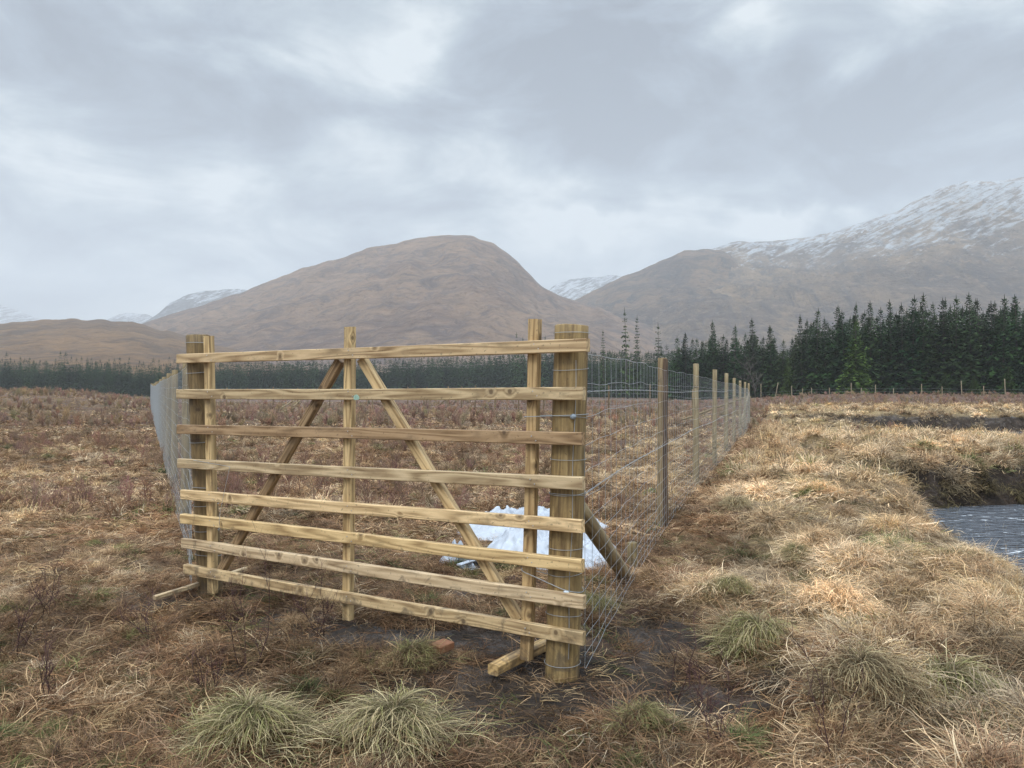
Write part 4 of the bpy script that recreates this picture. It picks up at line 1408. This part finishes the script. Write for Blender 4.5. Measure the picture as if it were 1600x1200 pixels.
# far fence closing the field behind
fence_b = empty("field_fence", (0, 62, hz(0, 62)), "line of thin posts and wire far behind the gate, crossing the moor", "fence")
bp_ = [(354, 72), (388, 72), (427, 71.5), (466, 71), (515, 70.5), (534, 70.5), (582, 70), (637, 69), (666.5, 68), (700, 67), (721, 65.5), (742.5, 64), (773, 62), (810, 59.5), (849, 57),
       (898, 54), (951, 51), (1015, 47.5), (1082, 43)]
fb = []
for i, (px, Yd) in enumerate(bp_):
    x = (px - 800) / F * Yd
    g = hz(x, Yd)
    fb.append((x, Yd))
    pole("post", Vector((x, Yd, g - .2)), Vector((x + random.uniform(-.06, .06), Yd, g + 2.02 + random.uniform(-.08, .08))), .055, .05, M_FPOST, fence_b, seed=200 + i, n=8, seg=4,
         col=(.55, .47, .42) if i % 3 else (.8, .72, .6))
for (px, Yd, dxp) in ((700, 67, -1.3), (466, 71, -1.6), (472, 71, -.9)):
    x = (px - 800) / F * Yd
    pole("strut", Vector((x + dxp, Yd - .6, hz(x + dxp, Yd - .6))), Vector((x, Yd, hz(x, Yd) + 1.05)), .06, .05, M_FPOST, fence_b, seed=231, n=8, seg=4, col=(1.1, 1.05, .95) if px < 500 else (.5, .42, .36))
T = Tubes()
fb = np.array([( -30.0, 68.5)] + fb + [(fence_x(36.7), 36.7)])
for h in (.3, .7, 1.1, 1.5, 1.9):
    T.add(np.array([[a, c, hz(a, c) + h] for a, c in fb]), .0045, 3)
T.build("wire_mesh", M_WIRE, fence_b)

# plantation boundary posts
fence_p = empty("boundary_fence", ((1400 - 800) / F * 104, 104, hz(52, 104)), "old grey posts and wire along the edge of the right-hand plantation", "fence")
T = Tubes(); ln = []
for i, (px, top, lean) in enumerate(((1189, 600, 0), (1211, 598, .5), (1237, 603, 0), (1254, 607, 0), (1268, 606, 0), (1296, 606, 0), (1330, 598, 0), (1345, 606, .1), (1368, 601, 0), (1396, 607, 0), (1440, 600, 0), (1472, 604, 0),
                                     (1503, 595, -.1), (1537, 603, 0), (1571, 592, -.1), (1603, 600, 0), (1640, 596, 0), (1690, 596, 0))):
    Yd = np.interp(px, [1180, 1300, 1600], [128, 112, 100])
    x = (px - 800) / F * Yd
    g = hz(x, Yd)
    tp = Yd * (612 - top) / F + EYE
    tp = max(tp, g + .7)
    pole("post", Vector((x, Yd, g - .2)), Vector((x + lean, Yd, tp)), .065, .055, M_FPOST, fence_p, seed=300 + i, n=8, seg=4, col=(1.0, 1.0, 1.05))
    ln.append((x, Yd, g))
for h in (.5, .9):
    T.add(np.array([[a, c, g + h] for a, c, g in ln]), .006, 3)
T.build("wire_mesh", M_WIRE, fence_p)


# ------------------------------------------------------------------ small things round the gate
def loop_wire(name, label, cat, c0, c1, r, z0, z1, jx=None, rr=.0024, jcol=None):
    """a closed loop of wire round two timbers"""
    T = Tubes()
    a0 = math.atan2(c1[1] - c0[1], c1[0] - c0[0])
    pts = []
    for a in np.linspace(a0 + math.pi / 2, a0 + 3 * math.pi / 2, 12): pts.append((c0[0] + r[0] * math.cos(a), c0[1] + r[0] * math.sin(a)))
    for a in np.linspace(a0 - math.pi / 2, a0 + math.pi / 2, 14): pts.append((c1[0] + r[1] * math.cos(a), c1[1] + r[1] * math.sin(a)))
    pts.append(pts[0])
    P = np.array(pts); q = ((P - np.array(c0)) @ np.array([math.cos(a0), math.sin(a0)])) / math.hypot(c1[0] - c0[0], c1[1] - c0[1])
    zz = z0 + (z1 - z0) * q - .02 * np.sin(np.clip(q, 0, 1) * math.pi)
    P3 = np.column_stack([P, zz])
    fine = np.array([np.interp(np.linspace(0, len(P3) - 1, 90), np.arange(len(P3)), P3[:, k]) for k in range(3)]).T
    e = empty(name, tuple(P3[0]), label, cat)
    T.add(fine, rr, 5)
    T.build("wire", M_WIRE, e)
    return e


def joiner(e, p, dirv, mat, L=.035, r=.011):
    bm = bmesh.new()
    bmesh.ops.create_uvsphere(bm, u_segments=12, v_segments=8, radius=1)
    bmesh.ops.scale(bm, vec=(L / 2, r, r), verts=bm.verts)
    for v in bm.verts:
        v.co.y += .003 * math.sin(v.co.x * 300)
    from_bm("joiner", bm, mat, e, True, frame(p, p + dirv, UP))


M_JOIN = simple_mat("joiner_alloy", (.55, .60, .64), .4, .6, .2, 40)
M_BLUE = simple_mat("blue_grey_clip", (.28, .33, .38), .5, .3, .3, 40)
u_c = onplane(832, 650, .075)
pc = axis_at(RP_b, RP_t, 1.48)
e = loop_wire("tie_wire", "wire loop with blue-grey clip tying gate upright to thick post near third rail", "wire",
              (u_c.x, u_c.y), (pc[0], pc[1]), (.048, .110), 1.475, 1.485)
joiner(e, Vector((pc[0] + .012, pc[1] - .113, 1.478)), Vector((1, .08, .1)), M_BLUE, .036, .016)
u_c = onplane(828, 915, .075); pc = axis_at(RP_b, RP_t, .48)
e = loop_wire("tie_wire", "slack wire loop with pale joiner round gate foot and post above the lowest rails", "wire",
              (u_c.x, u_c.y), (pc[0], pc[1]), (.050, .112), .56, .50)
joiner(e, Vector((pc[0] + .0, pc[1] - .115, .482)), Vector((1, -.05, 0)), M_JOIN, .036, .012)
# slim loose wire hanging on the left
T = Tubes()
e = empty("loose_wire", tuple(onplane(350, 800, -.01)), "thin bright wire hanging over the left ends of the middle rails", "wire")
pp = [onplane(302, 719, -.012), onplane(330, 724, -.004), onplane(359, 729, -.012), onplane(354, 752, -.016), onplane(348, 780, -.012), onplane(343, 806, -.016), onplane(342, 830, -.012)]
P3 = np.array([tuple(p) for p in pp])
T.add(np.array([np.interp(np.linspace(0, 6, 40), np.arange(7), P3[:, k]) for k in range(3)]).T, .0016, 4)
T.build("wire", M_WIRE, e)

# timber bearer under the gate's free end
a = gp(770, 1072); c2 = gp(862, 1018)
a.z += .055; c2.z += .06
dv = (c2 - a).normalized()
o = beam("timber_bearer", a, a + dv * ((c2 - a).length), UP, .075, .062, M_RAIL, None, seed=55, bev=.009, col=(.95, .85, .62), warp=.002)
tag(o, "short sawn timber lying in the mud under the gate's right end", "timber")
a = gp(240, 953); c2 = gp(384, 916)
a.z += .085; c2.z += .13
o = beam("timber_batten", a, c2, UP, .038, .03, M_RAIL, None, seed=56, bev=.004, col=(1.05, 1.05, 1.05))
tag(o, "thin pale batten lying on the ground under the gate's left end", "timber")
# small block
c = gp(690, 1027)
bm = bmesh.new()
bmesh.ops.create_cube(bm, size=1)
bmesh.ops.scale(bm, vec=(.125, .10, .045), verts=bm.verts)
bmesh.ops.bevel(bm, geom=bm.edges[:], offset=.003, segments=1, affect="EDGES")
rnd = random.Random(2)
for v in bm.verts: v.co += Vector([rnd.uniform(-.0015, .0015) for _ in range(3)])
o = from_bm("wood_block", bm, M_BRICK, None, False, Matrix.Translation(c + Vector((0, 0, .06))) @ Euler((.03, -.05, .85)).to_matrix().to_4x4())
tag(o, "small reddish offcut block lying in the mud before the gate", "block")


# crumpled plastic behind the gate
def crumple(name, label, cat, outline, hmax, mat, seed, fold=6.0, base=.02, thick=.006):
    """a heap of crumpled sheet; outline = ground pixels"""
    pts = [gp(a_, b_) for a_, b_ in outline]
    cx_ = sum(p.x for p in pts) / len(pts); cy_ = sum(p.y for p in pts) / len(pts)
    th = np.array([math.atan2(p.y - cy_, p.x - cx_) for p in pts]); rd = np.array([math.hypot(p.x - cx_, p.y - cy_) for p in pts])
    o_ = np.argsort(th); th = th[o_]; rd = rd[o_]
    na_, nr_ = 220, 70
    an = np.linspace(-np.pi, np.pi, na_, endpoint=False)
    ra = np.interp(an, np.concatenate([th[-1:] - 2 * np.pi, th, th[:1] + 2 * np.pi]), np.concatenate([rd[-1:], rd, rd[:1]]))
    ra = ra * (1 + .10 * (fbm(an * 3, an * 0 + seed, seed, 3) - .5) * np.sin(an / 2 + 1.57))
    Rq, Aq = np.meshgrid(np.linspace(0, 1, nr_), np.arange(na_), indexing="ij")
    X = cx_ + Rq * ra[Aq] * np.cos(an[Aq]); Y = cy_ + Rq * ra[Aq] * np.sin(an[Aq])
    env = (1 - Rq ** 3)
    f_ = 1 - np.abs(2 * fbm(X * fold * .35 + 9, Y * fold * .5, seed, 4, .55) - 1)
    f2_ = 1 - np.abs(2 * fbm(X * fold * .9 + Y * fold * .6, Y * fold * .7, seed + 5, 3) - 1)
    gz = np.array([[hz(cx_, cy_)]])
    Z = gz + base + hmax * env * (.10 + .75 * f_ ** 3 + .35 * f2_ ** 4) \
        + .11 * env * (1 - np.abs(2 * fbm(X * 3.2 + Y * 2.4, Y * 4.5 - X, seed + 3, 3, .5) - 1)) ** 5 + .05 * env * (1 - np.abs(2 * fbm(X * 8 - Y * 5, Y * 9, seed + 6, 2) - 1)) ** 3
    V = np.stack([X, Y, Z], -1).reshape(-1, 3) - np.array([[cx_, cy_, gz[0, 0]]])
    ii = np.arange(nr_ - 1)[:, None] * na_; kk = np.arange(na_)[None]; k2 = (kk + 1) % na_
    Fq = np.stack([ii + kk, ii + na_ + kk, ii + na_ + k2, ii + k2], -1).reshape(-1, 4)
    me = mesh_np(name, V, Fq, [mat], True)
    o = link(bpy.data.objects.new(name, me)); o.location = (cx_, cy_, gz[0, 0])
    so = o.modifiers.new("thickness", "SOLIDIFY"); so.thickness = thick; so.offset = 1
    return tag(o, label, cat)


crumple("plastic_sack", "flattened white bulk sack lying furthest back behind the gate's right end", "sack",
        [(712, 836), (735, 824), (800, 818), (860, 812), (905, 812), (950, 835), (925, 850), (860, 846), (790, 848), (740, 846)], .17, M_SACK, 3, 3.2)
crumple("plastic_sack", "big crumpled white bulk sack lying behind the thick round gatepost", "sack",
        [(755, 868), (775, 852), (820, 846), (880, 838), (925, 842), (950, 872), (928, 892), (880, 892), (820, 890), (770, 884)], .22, M_SACK, 8, 2.6)
crumple("plastic_sheet", "dirty grey plastic strip lying left of the white sacks", "plastic",
        [(691, 876), (702, 870), (728, 876), (748, 886), (735, 892), (710, 886)], .09, M_SACK2, 12, 9)
e = gp(712, 896); f_ = gp(800, 900)
e = gp(716, 892); f_ = gp(812, 896)
pole("black_pipe", e + Vector((0, .05, .05)), f_ + Vector((0, .12, .055)), .035, .035, M_BLACK, None, seed=7, n=16, rough=.01)
tag(bpy.data.objects["black_pipe"], "short black plastic pipe lying before the white sacks", "pipe")
e = gp(718, 893); f_ = gp(758, 887)
beam("pale_lath", e + Vector((0, -.02, .06)), f_ + Vector((0, -.02, .09)), UP, .05, .012, M_SACK, None, seed=8)
tag(bpy.data.objects["pale_lath"], "thin pale lath leaning on the black pipe by the sacks", "lath")

# ------------------------------------------------------------------ individual foreground tussocks and shrubs
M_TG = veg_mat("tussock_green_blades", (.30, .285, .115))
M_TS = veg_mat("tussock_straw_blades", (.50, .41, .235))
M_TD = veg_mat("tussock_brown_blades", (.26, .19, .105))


def big_tussock(px, py, scale, kinds, label, seed):
    g = gp(px, py)
    e = empty("grass_tussock", (g.x, g.y, g.z + .03), label, "tussock", None)
    for k_, (nm, mat, n, L) in enumerate(kinds):
        me = tussock(seed + k_ * 7, int(n * 1.5), .0034, 7, L, .17, mat, .02, top=.20, e0=(12, 85), dr=(1.8, 4.2))
        o = link(bpy.data.objects.new(nm, me), e)
        o.scale = (scale * 1.15, scale, scale * .74)
    return e


LS = (.16, .34)
big_tussock(392, 1156, .86, (("green_blades", M_TG, 320, LS), ("dry_blades", M_TS, 520, LS)), "large mop of green and straw grass, leftmost of the two tussocks at the bottom edge", 301)
big_tussock(612, 1158, .88, (("green_blades", M_TG, 220, LS), ("dry_blades", M_TS, 620, LS)), "large straw and green tussock at the bottom edge, below the small block", 311)
big_tussock(1185, 1015, .9, (("green_blades", M_TG, 300, LS), ("dry_blades", M_TS, 300, LS)), "green tussock leaning right beside the dark mud right of the post", 321)
big_tussock(1480, 1105, 1.0, (("green_blades", M_TG, 260, LS), ("dry_blades", M_TS, 360, LS)), "yellow green tussock low at the right, beside a brown mound", 331)
big_tussock(1350, 1095, .85, (("dry_blades", M_TD, 420, LS), ("pale_blades", M_TS, 200, LS)), "brown shaded tussock mound left of the yellow green one", 341)
big_tussock(1245, 880, .55, (("green_blades", M_TG, 220, LS), ("dry_blades", M_TS, 300, LS)), "tussock with a dark green heart on the bank right of the fence strut", 351)
big_tussock(1140, 925, .5, (("green_blades", M_TG, 320, LS), ("dry_blades", M_TS, 200, LS)), "small green tuft on the trodden ground right of the fence", 361)
big_tussock(925, 955, .5, (("green_blades", M_TG, 320, (.25, .5)), ("dry_blades", M_TS, 200, (.25, .5))), "upright green tuft just behind the thick post's foot", 371)
big_tussock(645, 1040, .55, (("green_blades", M_TG, 200, LS), ("dry_blades", M_TD, 120, LS)), "small dull green tuft beside the little block in the mud", 381)
big_tussock(1005, 1140, .5, (("green_blades", M_TG, 220, LS), ("dry_blades", M_TD, 120, LS)), "small green tuft at the bottom edge right of the gate", 391)
big_tussock(1150, 795, .8, (("dry_blades", M_TS, 420, LS),), "rounded straw tussock close outside the fence by the first thin post", 395)

M_TWD = veg_mat("shrub_twigs_dark", (.060, .030, .030), trans=0)
for i, (px, py, h, sd_, lab) in enumerate((
        (395, 1050, .72, 1, "leafless dark twiggy shrub before the gate's left half, nearest of the two there"),
        (500, 1010, .55, 2, "leafless thin shrub rising across the lowest rail beside the centre upright"),
        (85, 965, .50, 3, "forked dark leafless shrub at the far left of the foreground"),
        (20, 1030, .45, 4, "leafless shrub cut by the left edge of the photo"),
        (1048, 1110, .62, 5, "pair of bare upright stems in the mud right of the gatepost"),
        (1120, 1170, .55, 6, "bare stem shrub at the bottom edge right of the mud"),
        (1300, 1195, .62, 7, "tall bare stem at the bottom right among brown grass"),
        (70, 1100, .42, 8, "low leafless shrub in the bottom left corner area"),
        (235, 1010, .36, 9, "small leafless shrub below the pale batten"),
        (330, 1090, .40, 10, "small bare shrub just left of the two bottom tussocks"))):
    g = gp(px, py)
    me = twig_mesh(500 + sd_, h * .82, 2 if i in (4, 6) else 3, .0030, M_TWD, .45, dens=.75 if i in (4, 6) else 1.0, n=5)
    me.name = "shrub"
    o = link(bpy.data.objects.new("bare_shrub", me)); o.location = g
    tag(o, lab, "shrub")

# tall dry stalks by the water
M_ST = veg_mat("tall_stalks", (.55, .43, .25))
for i, (px, py, sc_, lab) in enumerate(((1500, 850, .9, "tall dry grass stalks beside the water, leftmost clump"), (1560, 866, .9, "tall dry grass stalks beside the water near the right edge"),
                                   (1596, 1000, 1.0, "tall pale grass clump cut by the right edge of the photo"), (1360, 700, .9, "tall stalks standing on the far bank above the water"))):
    g = gp(px, py)
    d = merge([blades(34, 700 + i, .20, (.35, .75), (58, 89), (.1, .9), .004, 6, "any", lateral=.3), blades(160, 720 + i, .25, (.2, .5), (40, 85), (.6, 2.0), .005, 5, "out", lateral=.5)])
    o = link(bpy.data.objects.new("tall_grass", veg_mesh("tall_grass", d[0], d[1], [M_ST], d[2], d[3]))); o.location = g; o.scale = (sc_,) * 3
    tag(o, lab, "grass clump")

# bare trees at the plantation edge
M_DEAD = veg_mat("grey_bare_wood", (.10, .088, .078), trans=0)
for i, (px, Yd, H_, lab) in enumerate(((1180, 139, 6.0, "bare grey deciduous tree at the left end of the dark plantation"),)):
    me = twig_mesh(900 + i, H_, 1, .07, M_DEAD, .16, dens=1.5, n=4); me.name = "bare_tree"
    x = (px - 800) / F * Yd
    o = link(bpy.data.objects.new("bare_tree", me)); o.location = (x, Yd, hz(x, Yd) - .1)
    tag(o, lab, "tree")

# ------------------------------------------------------------------ haze
M_HZ = bpy.data.materials.new("haze"); M_HZ.use_nodes = True
M_HZ.node_tree.nodes.clear(); nb = NB(M_HZ.node_tree)
pv = nb.n("ShaderNodeVolumePrincipled", ins={"Color": (.93, .95, .98), "Density": .00028, "Anisotropy": .0})
nb.n("ShaderNodeOutputMaterial", ins={"Volume": pv.outputs[0]})
bm = bmesh.new()
bmesh.ops.create_cube(bm, size=1)
bmesh.ops.scale(bm, vec=(10800, 10800, 860), verts=bm.verts)
bmesh.ops.translate(bm, vec=(0, 0, 430 - 45), verts=bm.verts)
o = from_bm("haze", bm, M_HZ); tag(o, kind="stuff")
